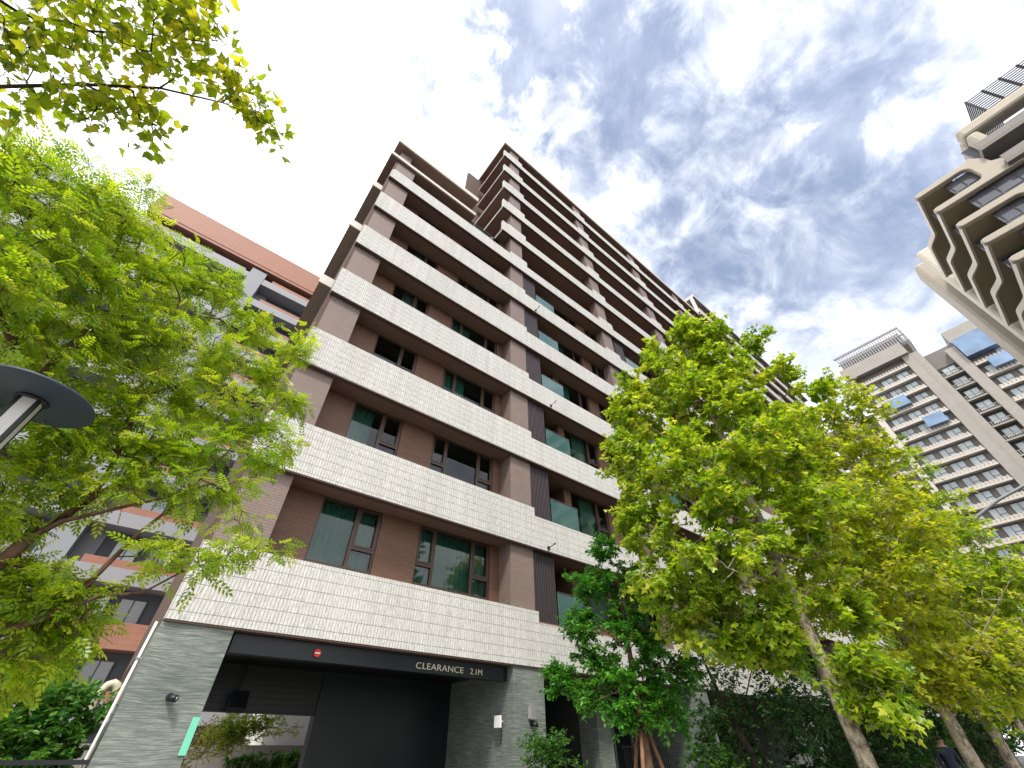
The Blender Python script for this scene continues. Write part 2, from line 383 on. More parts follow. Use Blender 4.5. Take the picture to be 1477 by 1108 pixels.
# ------------------------------------------------------------------ ground
struct(MB().quad((-900,-900,0),(900,-900,0),(900,900,0),(-900,900,0)).build('ground', 'asphalt'))
struct(MB().box(-60, 140, .9, 9.4, -.1, .14).build('pavement', 'paving'))
struct(MB().box(10.2, 60, 4.3, 9.3, .1, .22).build('planting_bed', 'soil'))
struct(MB().box(-14, 9, 13.6, 37, -.1, .10).build('courtyard_paving', 'paving'))

# ------------------------------------------------------------------ main apartment building
Y0, HF, ZG = 9.946, 3.25, 3.283
XL, XT, XR = .30, 7.35, 37.9
def zk(k): return ZG + k*HF
AB = empty('apartment_building', (XL, Y0, 0), 'brown apartment block with stacked white tiled balcony bands over a driveway opening', 'building')
PIL = [(.42, 1.42), (8.12, 9.06), (16.02, 16.98), (24.4, 25.4), (32.6, 33.55)]
BAYS = [(9.07, 16.0), (17.2, 24.38), (25.6, 32.58)]
def stepped(k):                                  # band outline in (x, z)
    z = zk(k); hi = 1.37 if k < 6 else .98; lo = 1.08 if k < 6 else .80
    hb = 1.37 if k < 6 else 1.28
    x0 = XL if k <= 6 else XT
    pts = [(x0, z), (XR, z), (XR, z+lo)]
    for a, b in reversed(PIL[2:]): pts += [(b+.24, z+lo), (b+.24, z+hb), (a-.1, z+hb), (a-.1, z+lo)]
    if k < 6: pts += [(9.05, z+lo), (9.05, z+hi), (x0, z+hi)]
    elif k == 6: pts += [(9.3, z+lo), (9.3, z+hb), (8.0, z+hb), (8.0, z+hi), (x0+.12, z+hi), (x0, z+hi-.25)]
    else: pts += [(9.3, z+lo), (9.3, z+hb), (XT+.45, z+hb), (XT+.45, z+hb-.12), (x0, z+hb-.12)]
    return pts
for k in range(12):
    m = MB().prism(stepped(k), 'y', Y0, Y0+.16)
    if k > 6: m.box(XT, XT+.05, Y0+.162, 13.7, zk(k)-.03, zk(k)+.13)
    m.build('balcony_band', 'band', AB)
    # slab edge lip under the band and the soffit behind it
    s = MB(); x0 = XL+.02 if k <= 6 else XT+.055
    s.box(x0, XR-.02, Y0+.163, Y0+(3.2 if k < 7 else 3.75), zk(k)+.03, zk(k)+.24)
    s.build('soffit', 'soffit', AB)
    t_ = MB().box(x0+.01, XR-.03, Y0+.012, Y0+.158, zk(k)-.035, zk(k)-.003)
    t_.build('drip_edge', 'trim', AB)
    # sill strip over the low part of the band
    if k < 7:
        MB().box(9.08, 15.9, Y0+.164, Y0+.30, zk(k)+.9, zk(k)+1.16).build('sill_strip', 'wall', AB)
# pillars
for i, (a, b) in enumerate(PIL):
    top = 26.9 if i == 0 else 42.2
    m = MB()
    for k in range(12):
        if i == 0 and k > 6: break
        m.box(a, b, Y0+.168, Y0+(.72 if i != 1 else .76), zk(k)+.25, (zk(k+1)+.028) if not (i == 0 and k == 6) else 25.19)
    if i == 0: m.box(a-.07, b-.42, Y0+.36, Y0+.9, 25.46, 27.14)
    m.build('pillar', 'pillar', AB)
# recessed walls
WY = Y0+.78
def wall_piece(m, x0, x1, k, y=WY, th=.2, z0=.24, z1=3.28): m.box(x0, x1, y, y+th, zk(k)+z0, zk(k)+z1-.002)
WINS = []                                         # (type, x0, x1, k)
m = MB()
for k in range(7):
    wall_piece(m, XL+.08, 2.38, k); wall_piece(m, 4.05, 5.22, k); wall_piece(m, 7.78, 8.5, k)
    for a, b in ((2.38, 4.05), (5.22, 7.78)): wall_piece(m, a, b, k, z1=1.62)
    WINS += [('a', 2.38, 4.05, k), ('b', 5.22, 7.78, k)]
m.build('recessed_wall', 'wall', AB)
for bi, (xa, xb) in enumerate(BAYS):
    o = xa - 9.07; m = MB(); dark = MB()
    for k in range(12):
        if bi < 2 and k < 6:
            a0, a1, b0, b1, c0 = 11.45+o, 11.85+o, 14.15+o, 14.95+o, 16.05+o
            wall_piece(m, a0, a1, k); wall_piece(m, b0, b1, k)
            wall_piece(m, a1, b0, k, z1=1.42); wall_piece(m, b1, min(c0+.4, xb+.3), k, z1=1.42)
            m.box(a0, a0+.2, WY+.202, WY+2.2, zk(k)+.24, zk(k)+3.27)         # balcony cheek
            WINS += [('c', a1, b0, k), ('d', b1, 16.05+o, k)]
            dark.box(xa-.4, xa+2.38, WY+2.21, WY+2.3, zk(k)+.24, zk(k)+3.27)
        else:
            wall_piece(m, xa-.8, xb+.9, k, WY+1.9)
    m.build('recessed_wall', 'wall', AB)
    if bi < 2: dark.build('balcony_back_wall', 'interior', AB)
m = MB()
for k in range(12): wall_piece(m, 33.5, XR-.1, k)
m.build('recessed_wall', 'wall', AB)
m = MB()
for k in range(7, 12):                               # tower's exposed flank
    m.box(8.15, 8.35, Y0+.77, 13.9, zk(k)+.24, zk(k)+3.27)
m.build('recessed_wall', 'wall', AB)
# building core, side walls and interior backs
c = MB()
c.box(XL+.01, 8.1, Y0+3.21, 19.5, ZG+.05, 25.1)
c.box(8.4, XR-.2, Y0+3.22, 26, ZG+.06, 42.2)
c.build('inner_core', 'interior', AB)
sw = MB().box(XL, XL+.2, Y0+.17, 19.6, ZG, 25.15)
sw.box(8.36, 8.6, 13.2, 26.1, 25, 42.1).box(1.3, 8.1, Y0+1.7, Y0+1.9, 25.47, 27.12).box(6.2, 8.3, 13.95, 14.2, 24.8, 41.8)
sw.build('side_wall', 'sidewall', AB)
# balcony floor wings on the left flank
for z, x in ((22.33, -.14), (18.2, -.17), (14.03, -.13)):
    w = MB().box(x, XL-.004, Y0+.65, 19.4, z-.16, z)
    w.build('side_balcony_floor', 'wing_soffit', AB)
    MB().box(x-.03, XL-.006, Y0+.60, Y0+.647, z-.20, z+.26).build('side_balcony_edge', 'band_cap', AB)
# roof slabs
MB().box(-.09, 5.35, Y0+.003, 15, 25.19, 25.45).build('roof_slab', 'band_cap', AB)
MB().box(-.07, 5.33, Y0+.05, 14.9, 25.12, 25.187).build('soffit', 'soffit', AB)
MB().box(-.04, 5.4, Y0+.002, 15, 27.18, 27.58).build('roof_slab', 'band_cap', AB)
MB().box(-.02, 5.38, Y0+.06, 14.9, 27.10, 27.177).build('soffit', 'soffit', AB)
MB().box(4.1, 5.2, Y0+1.2, 12.5, 27.6, 28.7).build('roof_plant_box', 'band_cap', AB)
MB().box(XT+.02, 38.2, Y0-.02, 14.4, 42.06, 42.42).build('roof_slab', 'band_cap', AB)
MB().box(XT+.04, 38.1, Y0+.05, 13.9, 41.95, 42.056).build('soffit', 'soffit', AB)
# taller far section of the block, mostly behind the street trees
fb = MB(); fs = MB(); fw = MB()
for k in range(13):
    z = zk(k)
    fb.box(38.4, 72, Y0-.25, Y0-.09, z, z+1.1); fs.box(38.5, 72, Y0-.088, Y0+1.2, z+.02, z+.25)
    fw.box(38.6, 72, Y0+.9, Y0+1.1, z+.252, z+3.262)
    for x in range(40, 72, 8): fw.box(x, x+1., Y0+.05, Y0+.898, z+.252, z+3.262)
fb.box(38.2, 72, Y0-.4, 22, 45.6, 46.1).box(38.2, 38.38, Y0-.2, Y0+.2, 42.6, 45.59)
fb.build('far_balcony_band', 'band', AB); fs.build('far_soffit', 'soffit', AB); fw.build('far_recessed_wall', 'pillar', AB)
MB().box(38.5, 72, Y0+1.2, 25, 0, 45.5).build('inner_core', 'interior', AB)
# section windows along the far wing
fg = MB()
def win_mesh(kind, w, h):
    f = MB(); g = MB(); t = .055; d = .09
    cols = {'a': [0, .60, 1], 'b': [0, .225, .745, 1], 'c': [0, .70, 1], 'd': [0, .5, 1]}[kind]
    trans = {'a': [1], 'b': [0, 2], 'c': [1], 'd': [1]}[kind]
    f.box(0, w, 0, d, 0, t+.02); f.box(0, w, 0, d, h-t, h)
    f.box(0, t, 0, d, t+.02, h-t); f.box(w-t, w, 0, d, t+.02, h-t)
    for c in cols[1:-1]: f.box(c*w-t*.75, c*w+t*.75, .002, d-.002, t+.02, h-t)
    for i in trans:
        a, b = cols[i]*w + (t*.75 if i else t), cols[i+1]*w - (t*.75 if i+2 < len(cols) else t)
        zt = h*.34
        f.box(a, b, .003, d-.003, zt-.04, zt+.04)
        # casement sash
        f.box(a, a+.045, -.014, .05, zt+.04, h-t); f.box(b-.045, b, -.014, .05, zt+.04, h-t)
        f.box(a+.045, b-.045, -.013, .05, zt+.04, zt+.085); f.box(a+.045, b-.045, -.013, .05, h-t-.045, h-t)
    g.quad((t*.5, .055, .03), (w-t*.5, .055, .03), (w-t*.5, .055, h-t*.5), (t*.5, .055, h-t*.5))
    fm = f.mesh('window_frame', (0,0,0)); fm.materials.append(MAT['frame'])
    gm = g.mesh('pane', (0,0,0)); gm.materials.append(MAT['glass'])
    return fm, gm
def curtain_mesh(x0, x1, h, mat, seed):
    r = random.Random(seed); n = int((x1-x0)/.025); c = MB(); ph = r.random()*6
    xs = [x0+(x1-x0)*i/n for i in range(n+1)]
    ys = [.22+.06*math.sin(x*44+ph+1.2*math.sin(x*7)) for x in xs]
    k = 0
    for x, y in zip(xs, ys): c.v += [(x, y, .02), (x, y+.01, h)]
    for i in range(n): c.f.append([2*i, 2*i+2, 2*i+3, 2*i+1]); c.sm.append(True)
    me = c.mesh('curtain', (0,0,0)); me.materials.append(MAT[mat]); return me
def blind_mesh(x0, x1, h):
    c = MB(); z = h-.05
    while z > .1:
        c.quad((x0, .16, z), (x1, .16, z), (x1, .20, z+.018), (x0, .20, z+.018)); z -= .062
    me = c.mesh('blind', (0,0,0)); me.materials.append(MAT['curtain_pale']); return me
WM = {}
rng = random.Random(5)
for kind, x0, x1, k in WINS:
    if k > 8: continue
    zs = zk(k) + (1.62 if kind in 'ab' else 1.42); h = zk(k+1)+.024-zs; w = x1-x0
    key = (kind, round(w, 2), round(h, 2))
    if key not in WM: WM[key] = win_mesh(kind, w, h) + ([curtain_mesh(.05, w-.05, h, 'curtain', 1), curtain_mesh(.05, w*.45, h, 'curtain', 2), curtain_mesh(w*.3, w*.72, h, 'curtain_pale', 3), blind_mesh(.05, w*.3, h)],)
    fm, gm, cur = WM[key]
    wo_ = place(fm, 'window', AB, (x0, WY+.05, zs)); place(gm, 'pane', wo_, (x0, WY+.05, zs))
    if k == 0: ch = 0
    elif k == 1: ch = 1 if kind == 'a' else 3
    else: ch = rng.choice([1, 2, 1, 3, None, 2])
    if kind == 'c' and k < 3: ch = 2
    if ch is not None: place(cur[ch], 'blind' if ch == 3 else 'curtain', wo_, (x0, WY+.05, zs))
rc = mat_plain('room_ceiling', (.42, .41, .39), .9, .1, .8); MAT['room_ceiling'] = rc
for k in range(7): MB().box(XL+.25, 8.3, WY+.21, Y0+3.19, zk(k+1)-.01, zk(k+1)+.026).build('room_ceiling', 'room_ceiling', AB)
for k in range(6):
    for o in (0, 8.13): MB().box(11.9+o, 16.3+o, WY+.21, Y0+3.19, zk(k+1)-.01, zk(k+1)+.026).build('room_ceiling', 'room_ceiling', AB)
# slatted screens and glass rails of the balconies
ls = MB()
for i in range(13): ls.box(i*.072, i*.072+.034, 0, .07, 0, 2.12)
ls.box(-.01, .94, .072, .10, 0, .05).box(-.01, .94, .072, .10, 2.05, 2.10).box(-.01, .94, .101, .11, .05, 2.05)
lsm = ls.mesh('louver_screen', (0,0,0)); lsm.materials.append(MAT['louver'])
rg = MB().box(0, 1.42, 0, .014, 0, 1.02); rgm = rg.mesh('glass_rail', (0,0,0)); rgm.materials.append(MAT['rail_glass'])
rt = MB().box(0, 1.42, -.012, .026, 1.021, 1.05); rtm = rt.mesh('rail_cap', (0,0,0)); rtm.materials.append(MAT['louver'])
br = MB().tube([(0,0,0),(0,-.28,.04)], .014, 6).box(-.04,.04,-.05,.0,-.05,.05).tube([(0,-.28,.04),(0,-.36,.07)], .022, 6); brm = br.mesh('band_spotlight', (0,0,0)); brm.materials.append(MAT['black'])
for bi, (xa, xb) in enumerate(BAYS[:2]):
    for k in range(6):
        zb = zk(k) + 1.085
        sc = place(lsm, 'louver_screen', AB, (xa+.03, Y0+.19, zb))
        gr = place(rgm, 'glass_rail', AB, (xa+1.0, Y0+.20, zb)); place(rtm, 'rail_cap', gr, (xa+1.0, Y0+.20, zb))
for x, k in ((9.75, 5), (10.3, 3), (9.6, 1)):
    place(brm, 'band_spotlight', AB, (x, Y0-.002, zk(k)+.10))
# ground storey: stone piers, drive-through, lobby glass
MB().box(.30, 1.44, Y0+.06, 11.4, 0, ZG-.037).build('stone_pier', 'stone', AB)
MB().box(8.11, 9.17, Y0+.05, 13.3, 0, ZG-.037).build('stone_pier', 'stone', AB)
MB().box(12.05, 12.68, Y0+.9, 11.6, 0, ZG-.037).build('stone_pier', 'stone', AB)
MB().box(16.25, 17.2, Y0+.05, 12.9, 0, ZG-.037).build('stone_pier', 'stone', AB)
for x in (24.4, 32.6): MB().box(x, x+1., Y0+.05, 12.9, 0, ZG-.037).build('stone_pier', 'stone', AB)
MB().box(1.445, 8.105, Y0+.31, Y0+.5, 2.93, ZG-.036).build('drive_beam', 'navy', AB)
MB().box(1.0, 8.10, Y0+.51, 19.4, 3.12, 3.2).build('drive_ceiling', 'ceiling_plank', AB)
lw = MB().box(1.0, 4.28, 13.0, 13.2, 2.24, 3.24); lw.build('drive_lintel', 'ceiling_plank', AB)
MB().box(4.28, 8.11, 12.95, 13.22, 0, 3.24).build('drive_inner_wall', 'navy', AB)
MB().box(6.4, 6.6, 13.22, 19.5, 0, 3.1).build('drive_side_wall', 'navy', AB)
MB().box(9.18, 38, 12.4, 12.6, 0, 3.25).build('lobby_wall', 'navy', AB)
for x in (10.2, 11.1, 13.4, 14.4, 15.4): MB().box(x, x+.09, 12.28, 12.38, 0, 3.2).build('lobby_mullion', 'steel', AB)
MB().box(XL+.02, 38, Y0+.1, 20, ZG-.034, ZG+.02).build('ground_ceiling', 'soffit', AB)

# things fixed to the ground storey
SG = empty('clearance_sign', (1.49, Y0+.22, 2.92), 'long black header sign reading CLEARANCE 2.1M over the drive-through opening', 'sign')
MB().box(1.49, 7.9, Y0+.20, Y0+.305, 2.92, 3.235).build('sign_board', 'navy', SG, bevel=.006)
def text_mesh(txt, size, ext):
    cu = bpy.data.curves.new('lettering', 'FONT'); cu.body = txt; cu.size = size; cu.extrude = ext; cu.offset = -.0015
    cu.space_character = 1.02
    ob = bpy.data.objects.new('lettering_source', cu); link(ob)
    dg = bpy.context.evaluated_depsgraph_get(); me = bpy.data.meshes.new_from_object(ob.evaluated_get(dg))
    bpy.data.objects.remove(ob); bpy.data.curves.remove(cu); return me
for txt, x0, wid in (('CLEARANCE', 5.36, 1.30), ('2.1M', 6.86, .36)):
    me = text_mesh(txt, .175, .006)
    xs = [v.co.x for v in me.vertices]; sc = wid/(max(xs)-min(xs)); mn = min(xs)
    for v in me.vertices:
        x, y, z = v.co; v.co = ((x-mn)*sc, -z, y)
    me.materials.append(MAT['letter'])
    o = place(me, 'lettering', SG, (x0, Y0+.193, 2.99))
AL = empty('alarm_light', (3.08, Y0+.19, 3.06), 'round red warning light with a white bar on the black header over the driveway', 'alarm light')
MB().tube([(3.08, Y0+.199, 3.06), (3.08, Y0+.15, 3.06)], [.075, .068], 20).build('lens', 'red_plastic', AL)
MB().box(3.03, 3.13, Y0+.142, Y0+.149, 3.045, 3.068).build('reflector_bar', 'white_metal', AL)
def wall_camera(loc, label, group='dome cameras on the stone piers'):
    r = empty('security_camera', loc, label, 'camera', group); x, y, z = loc
    MB().tube([(x, y+.002, z), (x, y-.05, z)], [.055, .05], 16).build('base', 'black', r)
    MB().tube([(x, y-.05, z), (x+.02, y-.10, z-.02), (x+.09, y-.15, z-.03)], [.03, .045, .05], 12).build('housing', 'black', r)
    MB().tube([(x+.09, y-.15, z-.03), (x+.105, y-.16, z-.033)], [.036, .03], 12).build('lens', 'far_glass_dark', r)
wall_camera((.90, Y0+.058, 2.23), 'small black security camera on the left stone pier beside the driveway')
wall_camera((8.68, Y0+.048, 2.10), 'small black security camera under the grey box on the middle stone pier')
GB = empty('wall_lamp', (8.68, Y0+.05, 2.3), 'grey box-shaped wall lamp on the middle stone pier above the camera', 'wall lamp')
MB().box(8.60, 8.78, Y0-.06, Y0+.047, 2.17, 2.44).build('lamp_body', 'grey_wall', GB, bevel=.006)
MB().box(8.575, 8.599, Y0-.055, Y0+.04, 2.19, 2.42).build('lamp_side_plate', 'pale_grey', GB)
WB = empty('card_reader', (8.1, 10.44, 2.13), 'white square reader box on a short arm at the inner edge of the driveway pier', 'reader')
MB().box(7.93, 7.985, 10.30, 10.55, 2.01, 2.25).build('box', 'white_metal', WB, bevel=.01)
MB().tube([(7.985, 10.42, 2.13), (8.108, 10.42, 2.13)], .025, 10).build('arm', 'white_metal', WB)
MB().tube([(8.09, 10.42, 2.08), (8.09, 10.46, 1.72)], .008, 6).build('cable', 'black', WB)
tag(MB().box(1.345, 1.452, Y0+.042, Y0+.058, 1.52, 1.99).build('corner_guard', 'mint', bevel=.003), 'mint green corner guard strip on the inner edge of the left stone pier', 'corner guard')
FX = empty('driveway_speaker', (2.9, 12.9, 2.3), 'dark tilted speaker box hanging at the back of the driveway ceiling', 'speaker')
b = MB(); b.prism([(12.55, 2.30), (12.75, 2.22), (12.92, 2.52), (12.72, 2.60)], 'x', 2.28, 2.62); b.build('speaker_box', 'black', FX)
MB().box(2.43, 2.47, 12.80, 12.84, 2.56, 3.118).build('mount', 'black', FX)
DP = empty('downpipe', (.18, 10.4, 0), 'white downpipe running down the left edge of the brown apartment block', 'pipe')
MB().tube([(.235, 10.15, 0), (.235, 10.15, 3.25)], .022, 12).build('pipe', 'white_metal', DP)
MB().box(.20, .29, 10.12, 10.18, 1.1, 1.13).box(.20, .29, 10.12, 10.18, 2.7, 2.73).build('clamp', 'steel', DP)
pts = [(-.02, 12.2, 0), (-.02, 12.2, 2.32)] + [(-.02+.13*(1-math.cos(a)), 12.2, 2.32+.22*math.sin(a)) for a in (R(30), R(60), R(90), R(120), R(150))] + [(.24, 12.2, 2.25)]
tag(MB().tube(pts, .075, 14).build('gooseneck_pipe', 'cream_pipe'), 'cream gooseneck vent pipe bending over beside the left stone pier', 'pipe')

# ------------------------------------------------------------------ red-topped building behind on the left
YR = 38.0
RB = empty('tiled_building', (-20, YR, 0), 'grey apartment block with terracotta roof fascia and red spandrels, behind the trees on the left', 'building')
HR = 3.42; zr = lambda k: 2.95+k*HR
wl = MB().box(-26, 9, YR+1.6, 52, 0, 42.6); wl.build('wall', 'mid_grey', RB)
for k in range(12):
    z = zr(k)
    bd = MB().box(-26, 8.6, YR-.1, YR+.1, z, z+.92); bd.box(-26, 8.6, YR+.102, YR+1.598, z+.05, z+.25)
    bd.build('floor_band', 'pale_grey' if k != 1 else 'terracotta', RB)
    MB().box(-4.6, 8.4, YR+.0, YR+.09, z+.922, z+1.42).build('spandrel', 'terracotta', RB)
    MB().box(-25, -7.4, YR+.0, YR+.09, z+.922, z+1.30).build('spandrel', 'terracotta' if k in (1,) else 'pale_grey', RB)
wf = MB(); wf.box(0, 1.5, 0, .10, 0, .07).box(0, 1.5, 0, .1, 1.93, 2.0).box(0, .07, 0, .1, .07, 1.93).box(1.43, 1.5, 0, .1, .07, 1.93).box(.72, .79, .002, .098, .07, 1.93)
wfm = wf.mesh('window', (0,0,0)); wfm.materials.append(MAT['far_frame'])
wg = MB().quad((.03, .06, .03), (1.47, .06, .03), (1.47, .06, 1.97), (.03, .06, 1.97)); wgm = wg.mesh('pane', (0,0,0)); wgm.materials.append(MAT['far_glass'])
wgd = wg.mesh('pane', (0,0,0)); wgd.materials.append(MAT['far_glass_dark'])
for k in range(12):
    for i, x in enumerate((-22., -18.6, -15.4, -12.4, -9.6, -3.6, -1.6, .6)):
        o = place(wfm, 'window', RB, (x, YR+1.5, zr(k)+1.05)); place(wgm if (i*7+k*3) % 3 else wgd, 'pane', o, (x, YR+1.5, zr(k)+1.05))
pr = MB()
for x, w in ((-6.9, 1.5), (-24.5, 1.2)): pr.box(x, x+w, YR-.14, YR+1.598, 0, 42.4)
pr.build('pier', 'grey_pier', RB)
rf = MB().box(-17.2, 8.8, YR-.35, YR+1.9, 43.1, 46.2); rf.build('roof_fascia', 'terracotta', RB)
MB().box(-17.1, 8.7, YR-.3, YR+1.85, 42.7, 43.09).build('fascia_soffit', 'terracotta', RB)
MB().box(-11.5, -.6, YR+1.95, 50, 44, 46.9).build('roof_parapet', 'grey_pier', RB)
sl_ = MB().box(-5.4, -4.3, YR+1.45, YR+1.59, 0, 42)
sl_.build('wall_strip', 'grey_pier', RB)

# ------------------------------------------------------------------ far tower at the end of the street
XF = 115.0
FT = empty('residential_tower', (XF, -10, 0), 'beige high-rise with rows of pale windows and baluster ledges, farthest away', 'building')
HT = 3.3
MB().box(XF+1.1, XF+22, -6.0, 4.4, 0, 72).box(XF+1.2, XF+22, -32, -6.0, 0, 70).box(XF+1.0, XF+22, 4.4, 16, 0, 62).build('wall', 'far_wall', FT)
pr = MB()
for y0, y1, x, z in ((4.4, 5.6, XF-.3, 71.5),): pr.box(x, XF+1.5, y0, y1, 0, z)
pr.build('light_pier', 'far_stone_light', FT)
pr = MB().box(XF-.1, XF+1.4, -7.6, -5.9, 0, 72.3).box(XF+.2, XF+1.4, -9.0, -7.6, 0, 71.6).box(XF-.1, XF+1.4, -14.2, -12.4, 0, 68.5).box(XF-.1, XF+1.4, -27.5, -25.6, 0, 71.2)
pr.build('stone_pier', 'far_stone', FT)
MB().box(XF-.9, XF+4, -7.5, 5.8, 71.6, 75.0).build('crown_fascia', 'far_stone', FT)
ft = MB()
for i in range(26): ft.box(XF+.2, XF+.5, -9.2+i*.55, -8.95+i*.55, 75.2, 79.4)
ft.box(XF+.15, XF+.55, -9.4, 5.2, 79.4, 79.9).box(XF+.15, XF+.55, -9.4, 5.2, 77.2, 77.4)
for i in range(12): ft.box(XF+.9+i*1.0, XF+1.2+i*1.0, -9.5, -9.2, 75.2, 79.4)
ft.build('roof_louvers', 'pale_grey', FT)
MB().box(XF+1.5, XF+12, -8.8, 4.8, 75.21, 79).build('roof_plant', 'far_stone', FT)
MB().box(XF+.5, XF+10, -19.5, -14.2, 70.02, 73).box(XF+.6, XF+12, -27, -20.2, 70.02, 74.4).build('rooftop_block', 'far_stone', FT)
bg_ = MB().box(XF-.8, XF+1, -20.5, -14.3, 64.6, 69.6).box(XF-.7, XF+1, -25.5, -20.6, 66.5, 70.0).build('sky_garden_glass', 'blue_glass', FT)
lm = MB(); ledges = []
for k in range(5, 22):
    z = k*HT-.4
    for y0, y1, zt in ((-5.8, 4.3, 71), (-25.5, -14.3, 66.5), (5.7, 15, 60)):
        if z > zt-2: continue
        m = MB().box(XF-.05, XF+1.09, y0, y1, z, z+.35)
        n = int((y1-y0)/.62)
        for i in range(n): m.box(XF+.05, XF+.3, y0+.2+i*.62, y0+.45+i*.62, z+.351, z+1.05)
        m.box(XF+.31, XF+.36, y0, y1, z+.351, z+1.0)
        m.build('baluster_ledge', 'far_stone_light', FT)
wf = MB(); Wd, Hd = 2.3, 1.9
wf.box(0, .1, 0, Wd, 0, .1).box(0, .1, 0, Wd, Hd-.1, Hd).box(0, .1, 0, .1, .1, Hd-.1).box(0, .1, Wd-.1, Wd, .1, Hd-.1).box(.002, .098, Wd*.5-.05, Wd*.5+.05, .1, Hd-.1).box(.003, .097, .1, Wd*.5-.05, .6, .68)
wfm = wf.mesh('window', (0,0,0)); wfm.materials.append(MAT['far_frame'])
wg = MB().quad((.06, .03, .03), (.06, .03, Hd-.03), (.06, Wd-.03, Hd-.03), (.06, Wd-.03, .03)); wgm = wg.mesh('pane', (0,0,0)); wgm.materials.append(MAT['far_glass'])
for k in range(6, 21):
    z = k*HT+.75
    for y, zt in ((-5.0, 70), (-1.9, 70), (1.3, 70), (-17.3, 63), (-20.6, 66), (-24.4, 66), (8.5, 58)):
        if z > zt: continue
        o = place(wfm, 'window', FT, (XF+.98, y, z)); place(wgm, 'pane', o, (XF+.98, y, z))
# recessed balcony shaft between the piers
rec = MB()
for k in range(5, 20):
    z = k*HT-.3; sh = MB().box(XF+.1, XF+1.19, -12.39, -9.01, z, z+.3)
    for i in range(9): sh.box(XF+.12, XF+.25, -12.3+i*.37, -12.2+i*.37, z+.301, z+1.1)
    sh.box(XF+.10, XF+.27, -12.38, -9.02, z+1.101, z+1.2)
    sh.build('shaft_balcony', 'far_stone', FT); rec.box(XF+1.14, XF+1.195, -12.39, -9.02, z+.4, z+3.2)
rec.build('shaft_back', 'far_dark', FT)
for k in range(6, 20):
    o = place(wfm, 'shaft_window', FT, (XF+1.03, -11.9, k*HT+.6)); place(wgm, 'pane', o, (XF+1.03, -11.9, k*HT+.6))
for y, k in ((-1.6, 18), (-4.6, 16), (-19.5, 18), (-22.3, 16)): MB().box(XF-.9, XF+1.0, y, y+3.4, k*HT+.6, k*HT+3.0).build('bay_glass', 'blue_glass', FT)

# ------------------------------------------------------------------ curved-balcony tower, upper right
XC, YC = 48.2, -13.3
CT = empty('curved_balcony_tower', (XC, YC, 0), 'cream tower with rounded wave-shaped balcony frames at the upper right', 'building')
def curve_plate(outer, holes, depth, name, mat, parent, xat):
    """outline in (y, z) filled with holes, extruded along x"""
    cu = bpy.data.curves.new('plate', 'CURVE'); cu.dimensions = '2D'; cu.fill_mode = 'BOTH'; cu.extrude = depth/2; cu.bevel_depth = .09; cu.bevel_resolution = 2; cu.offset = -.05
    for ring in [outer] + holes:
        sp = cu.splines.new('POLY'); sp.points.add(len(ring)-1); sp.use_cyclic_u = True
        for p, q in zip(sp.points, ring): p.co = (q[0], q[1], 0, 1)
    ob = bpy.data.objects.new('plate_source', cu); link(ob)
    dg = bpy.context.evaluated_depsgraph_get(); me = bpy.data.meshes.new_from_object(ob.evaluated_get(dg))
    bpy.data.objects.remove(ob); bpy.data.curves.remove(cu)
    org = ORG[parent.name]
    for v in me.vertices:
        y, z, e = v.co; v.co = (xat + e - org.x, y - org.y, z - org.z)
    me.materials.append(MAT[mat]); me.name = name
    o = bpy.data.objects.new(name, me); o.parent = parent; link(o); ORG[o.name] = org; return o
def rrect(y0, y1, z0, z1, r, n=7, rr=None):
    rr = rr or (r, r, r, r); P = []
    for (cy_, cz_, a0), q in zip(((y1, z1, 0), (y0, z1, 90), (y0, z0, 180), (y1, z0, 270)), rr):
        q = min(q, abs(y1-y0)/2-.01, abs(z1-z0)/2-.01)
        sy_ = -1 if a0 in (0, 270) else 1; sz_ = -1 if a0 in (0, 90) else 1
        for i in range(n+1):
            a = R(a0+90*i/n); P.append((cy_+sy_*q+q*math.cos(a), cz_+sz_*q+q*math.sin(a)))
    return P
MB().box(XC+1.6, XC+24, -42, YC-3.2, 0, 47.5).build('core', 'far_wall', CT)
HC = 3.3; TOPC = 48.4
wins = []; notch = []
lens = [4.4, 7.6, 4.8, 8.0, 5.2, 7.8, 5.0, 7.6]
for i in range(8):
    z1 = TOPC-.6-i*HC; z0 = z1-2.6; L = lens[i]; r = 1.0 if i % 2 else .7; ye = YC-L
    notch.append((YC+.02, z1+.18))
    notch += [(YC-.25, z1)]
    for j in range(7):
        a = R(90*j/6); notch.append((ye+r-r*math.sin(a), z1-r+r*math.cos(a)))
    for j in range(7):
        a = R(90*j/6); notch.append((ye+r*.9-r*.9*math.cos(a), z0+r*.9-r*.9*math.sin(a)))
    notch += [(YC-.25, z0), (YC+.02, z0-.12)]
    wins.append((ye-.1, YC-2.3, z0-.1, z1+.1))
outer = [(-26.4, 22.0), (-26.5, 36.5), (-26.8, 38.2), (-26.4, 39.6), (-25.2, 40.3), (-23.6, 40.2), (-22.6, 40.8), (-22.2, 42.0), (-22.6, 43.3), (-22.9, 44.6), (-22.3, 45.6), (-21.2, 46.0), (-19.9, 45.9), (-19.0, 46.6), (-18.9, 47.6), (-18.3, 48.6), (-17.6, 48.45), (YC-.5, TOPC+.05), (YC-.1, TOPC-.1)] + notch + [(YC+.02, 22.0)]
curve_plate(outer, [], .4, 'wave_shell', 'cream', CT, XC+.25)
